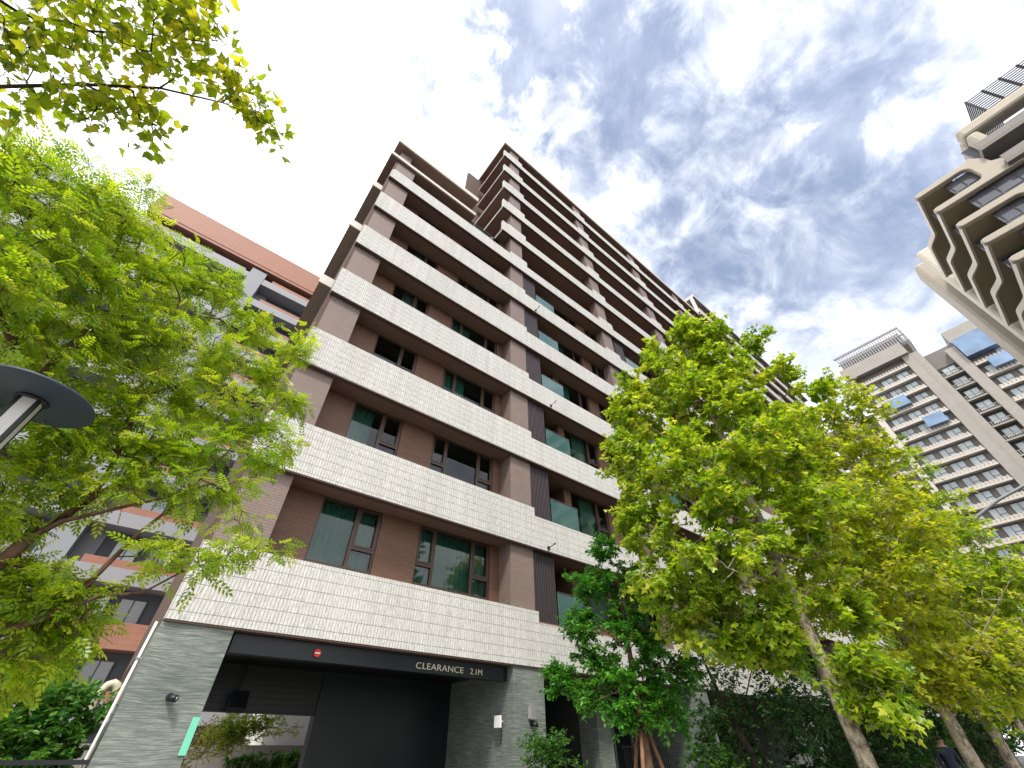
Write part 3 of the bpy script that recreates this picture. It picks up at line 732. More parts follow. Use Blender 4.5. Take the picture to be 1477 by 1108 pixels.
for i, (y0, y1, z0, z1) in enumerate(wins):
    MB().box(XC+.80, XC+.9, y0, y1, z0, z1).build('window_band', 'far_glass_dark', CT)
    m = MB(); n = 3 if y1-y0 > 4 else 2
    for j in range(n+1): m.box(XC+.72, XC+.798, y0+(y1-y0)*(j+.2)/(n+.4)-.05, y0+(y1-y0)*(j+.2)/(n+.4)+.05, z0, z1)
    m.box(XC+.74, XC+.79, y0, y1, z0+1.0, z0+1.08)
    m.build('window_mullion', 'far_frame', CT)
    MB().box(XC+3.2, XC+3.3, y1, YC-.4, z0-1.0, z1-.32).build('corner_glazing', 'far_glass_dark', CT)
# right-hand stack of dark balconies beyond the shell
st = MB(); sg = MB(); rl = MB()
for i in range(8):
    z = 48.0-i*HC
    st.box(XC-.6, XC+1.6, -40, -19.2, z, z+.5); sg.box(XC+1.3, XC+1.5, -40, -19, z+.5, z+HC-.01)
    rl.box(XC-.55, XC-.45, -40, -19.4, z+.501, z+1.35)
st.build('balcony_slab', 'far_wall', CT); sg.build('balcony_glazing', 'far_glass_dark', CT); rl.build('balcony_parapet', 'grey_wall', CT)
for i in range(6):
    for j in range(4):
        MB().box(XC+1.22, XC+1.29, -22.6-j*4, -21-j*4, 48.9-i*HC, 50.5-i*HC).build('window', 'far_glass', CT)
# top frame and rooftop louvers
tf = MB().box(XC-.4, XC+1.2, -40, -19.6, 51.3, 52.9).box(XC-.4, XC+1.0, -20.7, -19.62, 48.7, 51.29).box(XC+1.3, XC+9, -20.5, -19.62, 51.3, 52.9)
tf.build('roof_frame', 'cream', CT, bevel=.35)
lv = MB()
for i in range(15): lv.box(XC+1.5, XC+1.58, -40, -23.5, 53.1+i*.34, 53.19+i*.34)
for i in range(12): lv.box(XC+1.59, XC+1.85, -23.5-i*1.5, -23.35-i*1.5, 52.91, 58.2)
for i in range(16): lv.box(XC+1.6, XC+9, -23.5, -23.42, 53.1+i*.34, 53.19+i*.34)
lv.build('roof_louvers', 'far_dark', CT)
# street side: wavy floor plates
for i in range(9):
    z = TOPC-.2-i*HC; front = []
    X1 = 63.5; n = 46
    for j in range(n+1):
        x = XC+.3+(X1-XC-.3)*j/n
        w = min(1., max(0., (x-XC-6.6)/2.2)); w = w*w*(3-2*w)
        front.append((x, YC-.04+w*.85))
    pts = front + [(X1, YC-3.1), (XC+.55, YC-3.1)]
    MB().prism(pts, 'z', z-.32, z-.05).build('wave_floor_plate', 'olive', CT)
    e = MB()
    for (xa, ya), (xb, yb) in zip(front[:-1], front[1:]):
        e.quad((xa, ya+.012, z-.40), (xb, yb+.012, z-.40), (xb, yb+.012, z+.28), (xa, ya+.012, z+.28))
        e.quad((xa, ya+.012, z-.40), (xa, ya-.20, z-.40), (xb, yb-.20, z-.40), (xb, yb+.012, z-.40))
        e.quad((xa, ya-.20, z+.28), (xa, ya+.012, z+.28), (xb, yb+.012, z+.28), (xb, yb-.20, z+.28))
    e.build('plate_edge', 'cream_edge', CT)
    MB().box(XC+1.5, X1, YC-3.1, YC-2.95, z-HC-.04, z-.33).build('street_window', 'far_glass_dark', CT)
MB().box(XC+2, 63.6, -20, YC-3.12, 0, 47.2).build('street_wall', 'far_wall', CT)
MB().box(64.2, 65.9, -20, YC+.7, 0, 54.6).build('street_pilaster', 'cream_edge', CT, bevel=.4)
MB().box(65.95, 71.4, -20, YC-1.4, 0, 55.).build('street_recess', 'far_dark', CT)
MB().box(71.5, 75.5, -20, YC+.75, 0, 58.6).build('street_pilaster', 'cream', CT, bevel=.5)
MB().box(75.6, 76.2, -20, YC+.05, 0, 58).box(76.5, 77.1, -20, YC+.05, 0, 57.5).build('street_fin', 'cream_edge', CT)
MB().box(75.55, 78.5, -20, YC-.4, 0, 57).build('street_return_wall', 'far_stone', CT)

# ------------------------------------------------------------------ lamps
LX, LY, LZ = -1.14, 3.50, 3.2
SL = empty('street_lamp', (LX, LY, 0), 'blue-grey mushroom street lamp with flat round shade and white light panels', 'lamp')
MB().lathe([(.02, 0), (.30, .0), (.314, .006), (.317, .016), (.312, .026), (.10, .05), (.02, .055)], (LX, LY, LZ), 64).build('lamp_shade', 'lamp_body', SL)
MB().box(LX-.055, LX+.055, LY-.055, LY+.055, 0, 2.78).build('pole', 'lamp_body', SL, bevel=.012)
cr = MB()
for sx in (-1, 1):
    for sy_ in (-1, 1): cr.box(LX+sx*.045-.0105, LX+sx*.045+.0105, LY+sy_*.045-.0105, LY+sy_*.045+.0105, 2.781, 3.185)
cr.build('panel_frame', 'black', SL)
MB().lathe([(.02, -.012), (.085, -.012), (.085, -.001), (.02, -.001)], (LX, LY, LZ), 32).build('collar', 'black', SL)
MB().box(LX-.046, LX+.046, LY-.046, LY+.046, 2.79, 3.187).build('light_panel', 'lamp_panel', SL)
for sy_ in (-1, 1): MB().box(LX-.033, LX+.033, LY+sy_*.050-.004, LY+sy_*.050+.004, 2.79, 3.187).build('light_panel', 'lamp_panel', SL)
for sx in (-1, 1): MB().box(LX+sx*.050-.004, LX+sx*.050+.004, LY-.033, LY+.033, 2.79, 3.187).build('light_panel', 'lamp_panel', SL)
RLm = empty('road_light', (25.0, 1.25, 0), 'tall grey steel road light with a curved arm above the maples', 'street light')
MB().tube([(25.0, 1.25, 0), (25.0, 1.25, 4), (25.0, 1.24, 7.8)], [.12, .10, .075], 12).build('pole', 'steel', RLm)
MB().tube([(25.0, 1.24, 7.8), (25.0, 1.18, 8.15), (25., .95, 8.45), (25.0, .4, 8.76), (25., -.45, 9.12), (24.98, -1.4, 9.36), (24.95, -2.2, 9.45)], [.075, .072, .07, .065, .06, .055, .05], 12).build('arm', 'steel', RLm)
MB().box(24.82, 25.06, -2.9, -2.15, 9.38, 9.5).build('lamp_head', 'pale_grey', RLm, bevel=.03)

# ------------------------------------------------------------------ fences
FN = empty('railing', (-.6, 9.65, 0), 'dark metal railing in front of the shrubs at the lower left', 'railing')
MB().box(-5, .28, 9.62, 9.66, 1.43, 1.48).box(-5, .28, 9.62, 9.66, .25, .29).build('rail', 'black', FN)
pk = MB()
for i in range(44): pk.box(-4.95+i*.12, -4.93+i*.12, 9.63, 9.65, .29, 1.43)
pk.build('pickets', 'black', FN)
FN2 = empty('garden_fence', (12.2, 9.6, 0), 'black picket fence beside the tree stakes at the foot of the grey pier', 'fence')
MB().box(11.6, 13.6, 9.6, 9.64, 1.66, 1.70).box(11.6, 13.6, 9.6, 9.64, .3, .34).build('rail', 'black', FN2)
pk = MB()
for i in range(20): pk.box(11.65+i*.1, 11.67+i*.1, 9.61, 9.63, .34, 1.66)
pk.build('pickets', 'black', FN2)
# courtyard behind the drive-through
tag(MB().box(-.5, 12, 25.0, 25.3, 0, 1.88).build('garden_wall', 'grey_wall'), 'low grey garden wall seen through the driveway opening', 'wall')
tag(MB().box(6.45, 9.8, 25.7, 29, 0, 4.2).build('service_block', 'white_wall'), 'white rendered block behind the low grey wall, seen through the driveway', 'block')

# ------------------------------------------------------------------ vegetation
LOBED = (np.array([(0,0,0),(.16,.10,.02),(.10,.36,.05),(.42,.60,.10),(.46,.24,.04),(.72,.20,.03),(1,0,-.04),(.72,-.20,.03),(.46,-.24,.04),(.42,-.60,.10),(.10,-.36,.05),(.16,-.10,.02)], float),
         [(0,1,2,3,4,5,6), (0,6,7,8,9,10,11)])
TRIDENT = (np.array([(0,0,0),(.14,.26,.04),(.60,.52,.12),(.60,.27,.05),(1,0,-.08),(.60,-.27,.05),(.60,-.52,.12),(.14,-.26,.04)], float), [(0,1,2,3,4), (0,4,5,6,7)])
OVAL = (np.array([(0,0,0),(.35,.22,.04),(.75,.16,.03),(1,0,-.03),(.75,-.16,.03),(.35,-.22,.04)], float), [(0,1,2,3),(0,3,4,5)])
def _pinnate():
    V = []; F = []
    def leaflet(bx, by, dx, dy, L, w):
        k = len(V); nx, ny = -dy, dx
        V.extend([(bx, by, 0), (bx+dx*L*.45+nx*w, by+dy*L*.45+ny*w, .015), (bx+dx*L, by+dy*L, -.03), (bx+dx*L*.45-nx*w, by+dy*L*.45-ny*w, .015)])
        F.append((k, k+1, k+2, k+3))
    for i in range(4):
        x = .20+.20*i; L = .34-.02*abs(i-1)
        for q in (-1, 1):
            a = R(56-6*i); leaflet(x, .012*q, math.cos(a), q*math.sin(a), L, .072)
    leaflet(.93, 0, 1, 0, .32, .075)
    k = len(V); V.extend([(0, -.006, 0), (.95, -.004, 0), (.95, .004, 0), (0, .006, 0)]); F.append((k, k+1, k+2, k+3))
    return np.array(V, float), F
PINNATE = _pinnate()
def leaves_object(name, mat, parent, tmpl, pos, direc, nrm, size, var):
    V, F = tmpl; n = len(pos); nv = len(V)
    d = direc/np.linalg.norm(direc, axis=1, keepdims=True)
    b = np.cross(nrm, d); b /= (np.linalg.norm(b, axis=1, keepdims=True)+1e-9); c = np.cross(d, b)
    P = pos[:,None,:] + size[:,None,None]*(V[None,:,0,None]*d[:,None,:] + V[None,:,1,None]*b[:,None,:] + V[None,:,2,None]*c[:,None,:])
    org = np.array(ORG[parent.name]) if parent else np.zeros(3)
    P = (P - org).reshape(-1, 3)
    sizes = np.array([len(f) for f in F]); loops = np.concatenate([np.array(f) for f in F])
    L = (np.arange(n)[:,None]*nv + loops[None,:]).reshape(-1)
    ls = np.tile(sizes, n); st = np.concatenate([[0], np.cumsum(ls)[:-1]])
    me = bpy.data.meshes.new(name); me.vertices.add(n*nv); me.vertices.foreach_set('co', P.astype(np.float32).reshape(-1))
    me.loops.add(len(L)); me.loops.foreach_set('vertex_index', L.astype(np.int32))
    me.polygons.add(len(ls)); me.polygons.foreach_set('loop_start', st.astype(np.int32)); me.polygons.foreach_set('loop_total', ls.astype(np.int32))
    me.update(calc_edges=True)
    at_ = me.attributes.new('leafvar', 'FLOAT', 'POINT'); at_.data.foreach_set('value', np.repeat(var, nv).astype(np.float32))
    me.materials.append(MAT[mat])
    o = bpy.data.objects.new(name, me); link(o)
    if parent: o.parent = parent
    ORG[o.name] = Vector(org); return o

def skeleton(lines, attractors, rs, bow=.10):
    """lines: explicit limbs [(pts, radii)]; then each attractor grows a branch from the nearest wood"""
    pos = []; par = []; rad0 = []
    def add(p, pr, r=0.): pos.append(np.array(p, float)); par.append(pr); rad0.append(r); return len(pos)-1
    for pts, rr in lines:
        pr = -1
        if pos:
            q = np.array(pts[0]); dd = [np.linalg.norm(x-q) for x in pos]; j = int(np.argmin(dd))
            if dd[j] < .35: pr = j
        for a in range(len(pts)-1):
            p, q = np.array(pts[a], float), np.array(pts[a+1], float); n = max(1, int(np.linalg.norm(q-p)/.14))
            for i in range(n):
                f = i/n; pr = add(p*(1-f)+q*f, pr, rr[a]*(1-f)+rr[a+1]*f)
        pr = add(pts[-1], pr, rr[-1])
    A = [np.array(a) for a in attractors]
    P0 = np.array(pos)
    A.sort(key=lambda a: np.min(np.linalg.norm(P0-a, axis=1)))
    tips = []
    PP = np.zeros((len(pos)+len(A)*14+10, 3)); PP[:len(pos)] = P0; cnt = len(pos)
    for a in A:
        dv = a-PP[:cnt]; dist = np.linalg.norm(dv, axis=1)
        pen = dist*(1+.5*np.clip(-dv[:,2]/(dist+1e-6), 0, 1))
        j = int(np.argmin(pen)); p = PP[j].copy(); L = dist[j]; n = max(1, min(7, int(L/.16)))
        side = rs.normal(size=3); side /= np.linalg.norm(side); pr = j
        for i in range(1, n+1):
            f = i/n; q = p*(1-f)+a*f + (side*bow*.6+np.array([0,0,bow]))*L*math.sin(math.pi*f)*(.5+.5*rs.random())
            pr = add(q, pr); PP[cnt] = q; cnt += 1
        tips.append(pr)
    return pos, par, rad0, tips
def wood_object(name, mat, parent, pos, par, rad0, r_tip=.004, expn=2.35, smax=None, extra=None):
    n = len(pos); rad = np.zeros(n); kids = np.zeros(n, int)
    for i in range(n-1, -1, -1):
        if rad[i] == 0: rad[i] = r_tip**expn
        if par[i] >= 0: rad[par[i]] += rad[i]
    rad = rad**(1/expn)
    for i in range(n):
        if rad0[i] > 0: rad[i] = rad0[i]
        if par[i] >= 0: rad[i] = min(rad[i], rad[par[i]])
    org = np.array(ORG[parent.name]) if parent else np.zeros(3)
    idx = [i for i in range(n) if par[i] >= 0]
    K = 6
    P = np.array(pos); a = P[[par[i] for i in idx]]; b = P[idx]; d = b-a; L = np.linalg.norm(d, axis=1, keepdims=True)+1e-9; d /= L
    pd = np.zeros_like(P); 
    for i, dd in zip(idx, d): pd[i] = dd
    ps = np.array([pd[par[i]] if np.linalg.norm(pd[par[i]]) > 0 else dd for i, dd in zip(idx, d)])
    ra = np.array([min(rad[par[i]], rad[i]*1.5) for i in idx]); rb = rad[idx]
    def frame(d):
        ref = np.where(np.abs(d[:,2:3]) > .9, np.array([[1.,0,0]]), np.array([[0,0,1.]]))
        u = np.cross(d, ref); u /= np.linalg.norm(u, axis=1, keepdims=True); return u, np.cross(d, u)
    def ring(c, d, r):
        u, w = frame(d); th = np.arange(K)*2*math.pi/K
        return c[:,None,:] + r[:,None,None]*(np.cos(th)[None,:,None]*u[:,None,:] + np.sin(th)[None,:,None]*w[:,None,:])
    cont = (np.sum(ps*d, axis=1) > .8)[:,None]
    ringA = ring(a, np.where(cont, ps, d), ra); ringB = ring(b, d, rb)
    V = np.concatenate([ringA, ringB], axis=1).reshape(-1, 3) - org
    q = np.array([(j, (j+1)%K, K+(j+1)%K, K+j) for j in range(K)])
    F = (np.arange(len(idx))[:,None,None]*2*K + q[None]).reshape(-1, 4)
    me = bpy.data.meshes.new(name); me.vertices.add(len(V)); me.vertices.foreach_set('co', V.astype(np.float32).reshape(-1))
    me.loops.add(F.size); me.loops.foreach_set('vertex_index', F.reshape(-1).astype(np.int32))
    me.polygons.add(len(F)); me.polygons.foreach_set('loop_start', (np.arange(len(F))*4).astype(np.int32)); me.polygons.foreach_set('loop_total', np.full(len(F), 4, np.int32))
    me.polygons.foreach_set('use_smooth', np.ones(len(F), bool)); me.update(calc_edges=True)
    me.materials.append(MAT[mat]); o = bpy.data.objects.new(name, me); link(o)
    if parent: o.parent = parent
    ORG[o.name] = Vector(org); return o
def sample_blobs(blobs, rs):
    """blobs: (centre, (rx,ry,rz) or r, count)"""
    A = []
    for c, r, n in blobs:
        r = np.array(r if isinstance(r, (tuple, list)) else (r, r, r), float)
        for _ in range(n):
            u = rs.normal(size=3); u /= np.linalg.norm(u); A.append(np.array(c)+u*r*(rs.random()**.45))
    return A
def tree(name, label, cat, base, lines, blobs, leafmat, barkmat, tmpl, per, spread, size, seed, droop=.35, group=None, r_tip=.004, flat=.6, varshift=0., crown='crown', lod=1.):
    rs = np.random.RandomState(seed)
    root = empty(name, base, label, cat, group)
    A = sample_blobs(blobs, rs)
    pos, par, rad0, tips = skeleton(lines, A, rs)
    # leaf twigs round every tip
    LP = []; LD = []; tv = []
    for tp in tips:
        p = pos[tp]; q = par[tp]; out = p-pos[q] if q >= 0 else np.array([0,0,1.]); out = out/(np.linalg.norm(out)+1e-9)
        tone = rs.normal()*.13
        nt = 3
        for _ in range(nt):
            dirn = out*.7 + rs.normal(size=3)*.75; dirn[2] = dirn[2]*.55 - droop*.5; dirn /= np.linalg.norm(dirn)
            L = spread*(.7+.8*rs.random()); pr = tp
            for i in range(1, 4):
                pos.append(p+dirn*L*i/3 + np.array([0,0,-droop*.25*L*(i/3)**2])); par.append(pr); rad0.append(0.); pr = len(pos)-1
            m_ = max(1, int(round(per/nt)))
            for j in range(m_):
                f = (j+.6)/m_; side = np.cross(dirn, [0,0,1.]); side /= (np.linalg.norm(side)+1e-9)
                s = 1 if j % 2 else -1
                LP.append(p+dirn*L*f + rs.normal(size=3)*spread*.13 + np.array([0,0,-droop*.25*L*f*f]))
                LD.append(dirn*.6 + side*s*(.9 if f < .9 else .2) + np.array([0,0,-droop]) + rs.normal(size=3)*.3)
                tv.append(tone)
    wood_object('trunk', barkmat, root, pos, par, rad0, r_tip)
    LP = np.array(LP); LD = np.array(LD); n = len(LP)
    nr = rs.normal(size=(n, 3))*(1-flat) + np.array([0,0,1.])*flat + .001
    var = np.clip(.5+varshift+np.array(tv)+rs.normal(size=n)*.23, 0, 1)
    leaves_object(crown, leafmat, root, tmpl, LP, LD, nr, size*(.7+.6*rs.random(n)), var)
    return root

V3 = lambda v: (v[0], v[1], v[2])
# --- big maple, right of centre
T1 = (8.53, 2.87)
tr = [((T1[0]+.01, T1[1], 0), .15), ((8.53, 2.87, 1.5), .118), ((8.50, 2.9, 3.4), .098), ((8.52, 2.9, 5.5), .076), ((8.5, 2.95, 7.6), .052), ((8.52, 2.93, 9.4), .028), ((8.5, 2.9, 10.4), .012)]
lines = [([p for p, r in tr], [r for p, r in tr])]
for z, px, py, rho, r in ((3.0, 1010, 880, 8.3, .03), (3.6, 960, 790, 8.2, .032), (4.2, 1190, 800, 9.3, .03), (4.8, 940, 690, 8.4, .034), (5.4, 1130, 660, 9.4, .032), (5.9, 930, 610, 8.7, .03), (6.6, 1090, 590, 9.6, .028), (7.4, 960, 540, 8.7, .024), (8.1, 1060, 530, 9.3, .02), (4.0, 1050, 820, 7.6, .03), (5.2, 1040, 690, 10.3, .03), (2.5, 1270, 1000, 8.6, .018)):
    a = np.array((8.52, 2.9, z)); b = np.array(at(px, py, rho)); mid = a*.5+b*.5+np.array([0,0,.12*np.linalg.norm(b-a)*(-1 if z > 3.9 else .3)]); lines.append(([a, mid, b], [r, r*.7, r*.3]))
B = []
for px, py, rho, r, n in ((985, 480, 9.0, .35, 18), (1030, 482, 9.1, .3, 14), (950, 515, 8.9, .4, 20), (1005, 525, 9.2, .6, 26), (1010, 560, 8.5, .6, 22), (1055, 590, 8.8, .6, 22), (905, 640, 8.6, .4, 16), (915, 730, 8.4, .4, 16), (1008, 487, 9.0, .5, 22), (965, 545, 8.8, .75, 34), (1060, 540, 9.2, .75, 30), (925, 600, 8.6, .62, 30), (1000, 610, 9.0, .95, 40), (1105, 600, 9.5, .8, 32),
    (930, 690, 8.5, .68, 32), (1030, 700, 9.6, .9, 32), (1140, 690, 9.3, .75, 30), (950, 770, 8.4, .7, 30), (1060, 790, 8.0, .75, 26), (955, 850, 8.2, .5, 26), (1010, 890, 8.3, .5, 28),
    (1090, 870, 8.5, .62, 28), (1160, 790, 9.3, .7, 28), (1065, 925, 8.5, .38, 20), (1130, 920, 8.7, .42, 20), (1205, 870, 9.2, .55, 24), (1235, 960, 8.8, .4, 20), (1262, 1005, 8.7, .28, 16), (1085, 490, 9.3, .28, 7), (1125, 535, 9.4, .3, 8), (1190, 560, 10.2, .4, 10), (910, 560, 8.5, .3, 9), (985, 660, 7.8, .6, 30), (1075, 650, 7.9, .6, 28), (1050, 720, 7.8, .6, 24), (900, 590, 8.6, .35, 14), (1130, 620, 8.6, .6, 22), (1170, 730, 8.8, .6, 22), (1020, 830, 7.8, .5, 22)):
    B.append((V3(at(px, py, rho)), r, n))
tree('maple_tree', 'tall yellow-green maple with slim mottled trunk, nearest in front of the brown block', 'tree', (T1[0], T1[1], 0), lines, B, 'leaf_maple', 'bark_pale', LOBED, 48, .27, .10, 11, .3, 'maples along the pavement', .0035)

# --- street maples further down the pavement
def street_maple(bx, by, top, rx, zlo, seed, label, n, per, leaf, size, lean=0., extra=()):
    rs = random.Random(seed)
    tr = [((bx, by, 0), .15), ((bx, by+.02, 1.6), .115), ((bx+lean*.3, by, 3.2), .09), ((bx+lean*.7, by+.03, top*.6), .06), ((bx+lean, by, top*.92), .02)]
    lines = [([p for p, r in tr], [r for p, r in tr])]
    for i in range(11):
        z = 2.1+(top*.62-2.1)*i/10; a = i*2.4+seed; L = rx*(.75+.3*rs.random())*(1-.35*(i/10))
        p0 = np.array((bx+lean*.5*z/top*1.3, by, z)); p1 = p0+np.array((math.cos(a)*L, math.sin(a)*L, .55*L+.3)); lines.append(([p0, p0*.5+p1*.5+np.array([0,0,-.15]), p1], [.026, .016, .006]))
    B = []
    for i in range(34):
        f = rs.random(); z = zlo+(top-zlo)*f; rad = rx*math.sin(math.pi*(.18+.72*f))**.7
        a = rs.random()*6.283; q = rad*math.sqrt(rs.random())*.85
        B.append(((bx+lean*z/top+q*math.cos(a), by+q*math.sin(a), z), (.55, .55, .42), n))
    B += [(V3(at(px, py, rho)), r, k) for px, py, rho, r, k in extra]
    tree('maple_tree', label, 'tree', (bx, by, 0), lines, B, leaf, 'bark_pale', LOBED if size < .12 else TRIDENT, per, .30, size, seed, .3, 'maples along the pavement', .004)
street_maple(12.7, 2.55, 9.2, 2.4, 2.6, 21, 'golden-green maple with a straight trunk, next beyond the tall maple', 14, 32, 'leaf_maple_gold', .10, 0., ((1215, 575, 13, .5, 14), (1245, 590, 13, .5, 14), (1230, 625, 13.2, .6, 16), (1195, 600, 13, .45, 10), (1180, 660, 12.8, .7, 18), (1270, 670, 13.2, .7, 18), (1240, 720, 12.6, .8, 20), (1180, 740, 12.5, .8, 20), (1300, 740, 13, .7, 18), (1300, 820, 12.6, .8, 20), (1230, 830, 12.2, .8, 20), (1290, 900, 12.2, .6, 18), (1345, 930, 12.4, .6, 18), (1310, 960, 12.2, .4, 12), (1400, 940, 12.8, .7, 22), (1440, 970, 13, .5, 16), (1350, 985, 12.3, .35, 12), (1385, 1000, 12.5, .3, 10)))
street_maple(16.2, 2.6, 9.4, 2.6, 2.6, 22, 'third maple along the pavement, its trunk leaning in front of the hedge', 12, 28, 'leaf_maple', .11, 0., ((1320, 690, 16.5, .8, 16), (1290, 650, 16.5, .6, 10), (1360, 740, 16.5, .9, 18), (1400, 800, 16, .9, 18), (1350, 820, 15.6, .9, 18), (1420, 870, 15.5, .9, 20), (1460, 840, 16, .8, 14), (1430, 950, 15.5, .8, 20), (1465, 990, 15.6, .5, 14), (1420, 1010, 15.2, .4, 10)))
street_maple(20.3, 2.4, 8.6, 2.4, 2.8, 23, 'fourth maple along the pavement, its trunk at the right edge', 12, 26, 'leaf_maple_gold', .135)
street_maple(24.6, 3.2, 10.4, 2.7, 3.0, 24, 'farthest maple along the pavement, its crown rising behind the others', 12, 24, 'leaf_maple', .145)

# --- dark evergreen with stakes in front of the pier
bx, by = 7.15, 5.46
lines = [([(bx, by, 0), (bx+.01, by, 1.4), (bx-.02, by, 2.2), (bx+.03, by+.02, 3.2), (bx, by, 4.2)], [.085, .075, .06, .04, .015])]
for z, px, py, rho, r in ((2.2, 800, 985, 9.0, .018), (2.5, 985, 960, 9.1, .02), (2.7, 1000, 905, 9.4, .018), (2.9, 830, 880, 8.9, .018), (3.3, 930, 850, 9.3, .016), (2.3, 860, 1010, 8.6, .014)):
    a = np.array((bx, by, z)); b = np.array(at(px, py, rho)); lines.append(([a, a*.5+b*.5+np.array([0,0,.05]), b], [r, r*.7, r*.35]))
B = []
for px, py, rho, r, n in ((870, 790, 9.0, .28, 20), (850, 845, 9.0, .35, 26), (900, 840, 9.1, .4, 28), (840, 900, 8.9, .3, 24), (900, 900, 8.9, .42, 30), (860, 950, 9.0, .3, 22), (940, 930, 9.0, .35, 24), (810, 985, 9.0, .2, 18), (850, 1005, 8.8, .24, 18), (900, 985, 8.8, .35, 26), (950, 985, 9.0, .32, 22), (985, 965, 9.2, .25, 14), (900, 1030, 8.7, .22, 16), (940, 1035, 8.8, .18, 10), (800, 970, 9.0, .12, 8), (985, 900, 9.3, .25, 12), (970, 1030, 9.1, .2, 8)):
    B.append((V3(at(px, py, rho)), r, n))
tree('evergreen_tree', 'dark glossy evergreen tree propped by wooden stakes beside the driveway pier', 'tree', (bx, by, 0), lines, B, 'leaf_dark', 'bark_brown', OVAL, 80, .17, .072, 31, .15, None, .0025)
SK = empty('tree_stakes', (bx, by, 0), 'reddish wooden stakes tied round the trunk of the dark evergreen', 'stakes')
for dx, dy in ((-.75, -.25), (.75, -.2), (.1, .8)):
    MB().tube([(bx+dx, by+dy, 0), (bx+dx*.04, by+dy*.06, 1.98)], .03, 8).build('stake', 'stake', SK)
MB().tube([(bx+.12*math.cos(a), by+.12*math.sin(a), 1.82) for a in np.linspace(0, 6.2, 14)], .012, 6).build('tie', 'black', SK)

# --- thin dark tree farther back
bx, by = 11.5, 6.0
lines = [([(bx, by, 0), (bx, by, 1.5), (bx-.25, by+.2, 2.4), (bx-.5, by+.3, 3.4)], [.10, .085, .06, .02])]
for px, py, rho, r in ((1000, 950, 12.2, .025), (1090, 940, 12.6, .025), (1120, 980, 12.8, .02), (980, 990, 11.8, .02), (1150, 1010, 12.8, .02)):
    b = np.array(at(px, py, rho)); a = np.array((bx-.1, by+.1, 1.9)); lines.append(([a, a*.5+b*.5, b], [r, r*.6, r*.3]))
B = []
for px, py, rho, r, n in ((1000, 955, 12.4, .4, 14), (1040, 985, 12.5, .5, 20), (1085, 950, 12.7, .5, 22), (1110, 1000, 12.8, .55, 26), (1140, 960, 13., .5, 22), (1075, 1030, 12.8, .4, 18), (1150, 1030, 12.8, .5, 24), (1180, 990, 13., .5, 22), (985, 985, 12.0, .25, 8)):
    B.append((V3(at(px, py, rho)), r, n))
tree('olive_tree', 'slim dark tree with fine grey-green leaves behind the grey pier', 'tree', (bx, by, 0), lines, B, 'leaf_deep', 'bark_dark', OVAL, 22, .22, .10, 37, .2, None, .003)
SK = empty('tree_stakes', (bx, by, 0), 'dark poles leaning against the trunk of the slim grey-green tree', 'stakes')
for dx, dy in ((.9, -.3), (-.2, .8), (.7, .4)): MB().tube([(bx+dx, by+dy, 0), (bx+dx*.05, by+dy*.07, 2.0)], .03, 8).build('stake', 'bark_dark', SK)

# --- left tree with feathery leaves
lines = [([(-1.30, 4.15, 0), (-1.28, 4.2, .8), (-1.18, 4.3, 1.6)], [.10, .085, .07])]
def limb(pts, r0, r1, start=None):
    P = ([np.array(start)] if start is not None else []) + [np.array(at(*p)) for p in pts]
    lines.append((P, list(np.linspace(r0, r1, len(P)))))
fork = (-1.18, 4.3, 1.6)
limb(((0, 812, 4.5), (45, 774, 4.55), (94, 745, 4.6), (125, 723, 4.6), (157, 682, 4.6), (190, 610, 4.6), (235, 520, 4.6), (260, 430, 4.5)), .05, .010, fork)
limb(((45, 774, 4.55), (90, 752, 4.5), (157, 736, 4.45), (250, 715, 4.4), (330, 690, 4.4)), .022, .007)
limb(((125, 723, 4.6), (200, 680, 4.7), (290, 620, 4.8), (370, 560, 4.8)), .024, .007)
limb(((-40, 930, 4.4), (74, 886, 4.5), (132, 837, 4.5), (197, 772, 4.5), (250, 730, 4.5), (330, 650, 4.5)), .034, .007, fork)
limb(((74, 886, 4.5), (145, 860, 4.5), (206, 855, 4.45), (260, 826, 4.4), (300, 812, 4.4)), .014, .005)
limb(((-60, 800, 4.3), (-20, 620, 4.2), (17, 498, 4.3), (29, 428, 4.3), (38, 342, 4.2), (45, 304, 4.2)), .05, .010, fork)
limb(((-20, 620, 4.2), (60, 540, 4.4), (133, 466, 4.5), (147, 417, 4.5), (180, 330, 4.5)), .03, .008)
limb(((17, 498, 4.3), (-30, 380, 4.0), (-40, 260, 3.9)), .02, .008)
limb(((157, 682, 4.6), (200, 560, 4.9), (290, 470, 5.0), (340, 400, 5.0)), .02, .006)
B = []
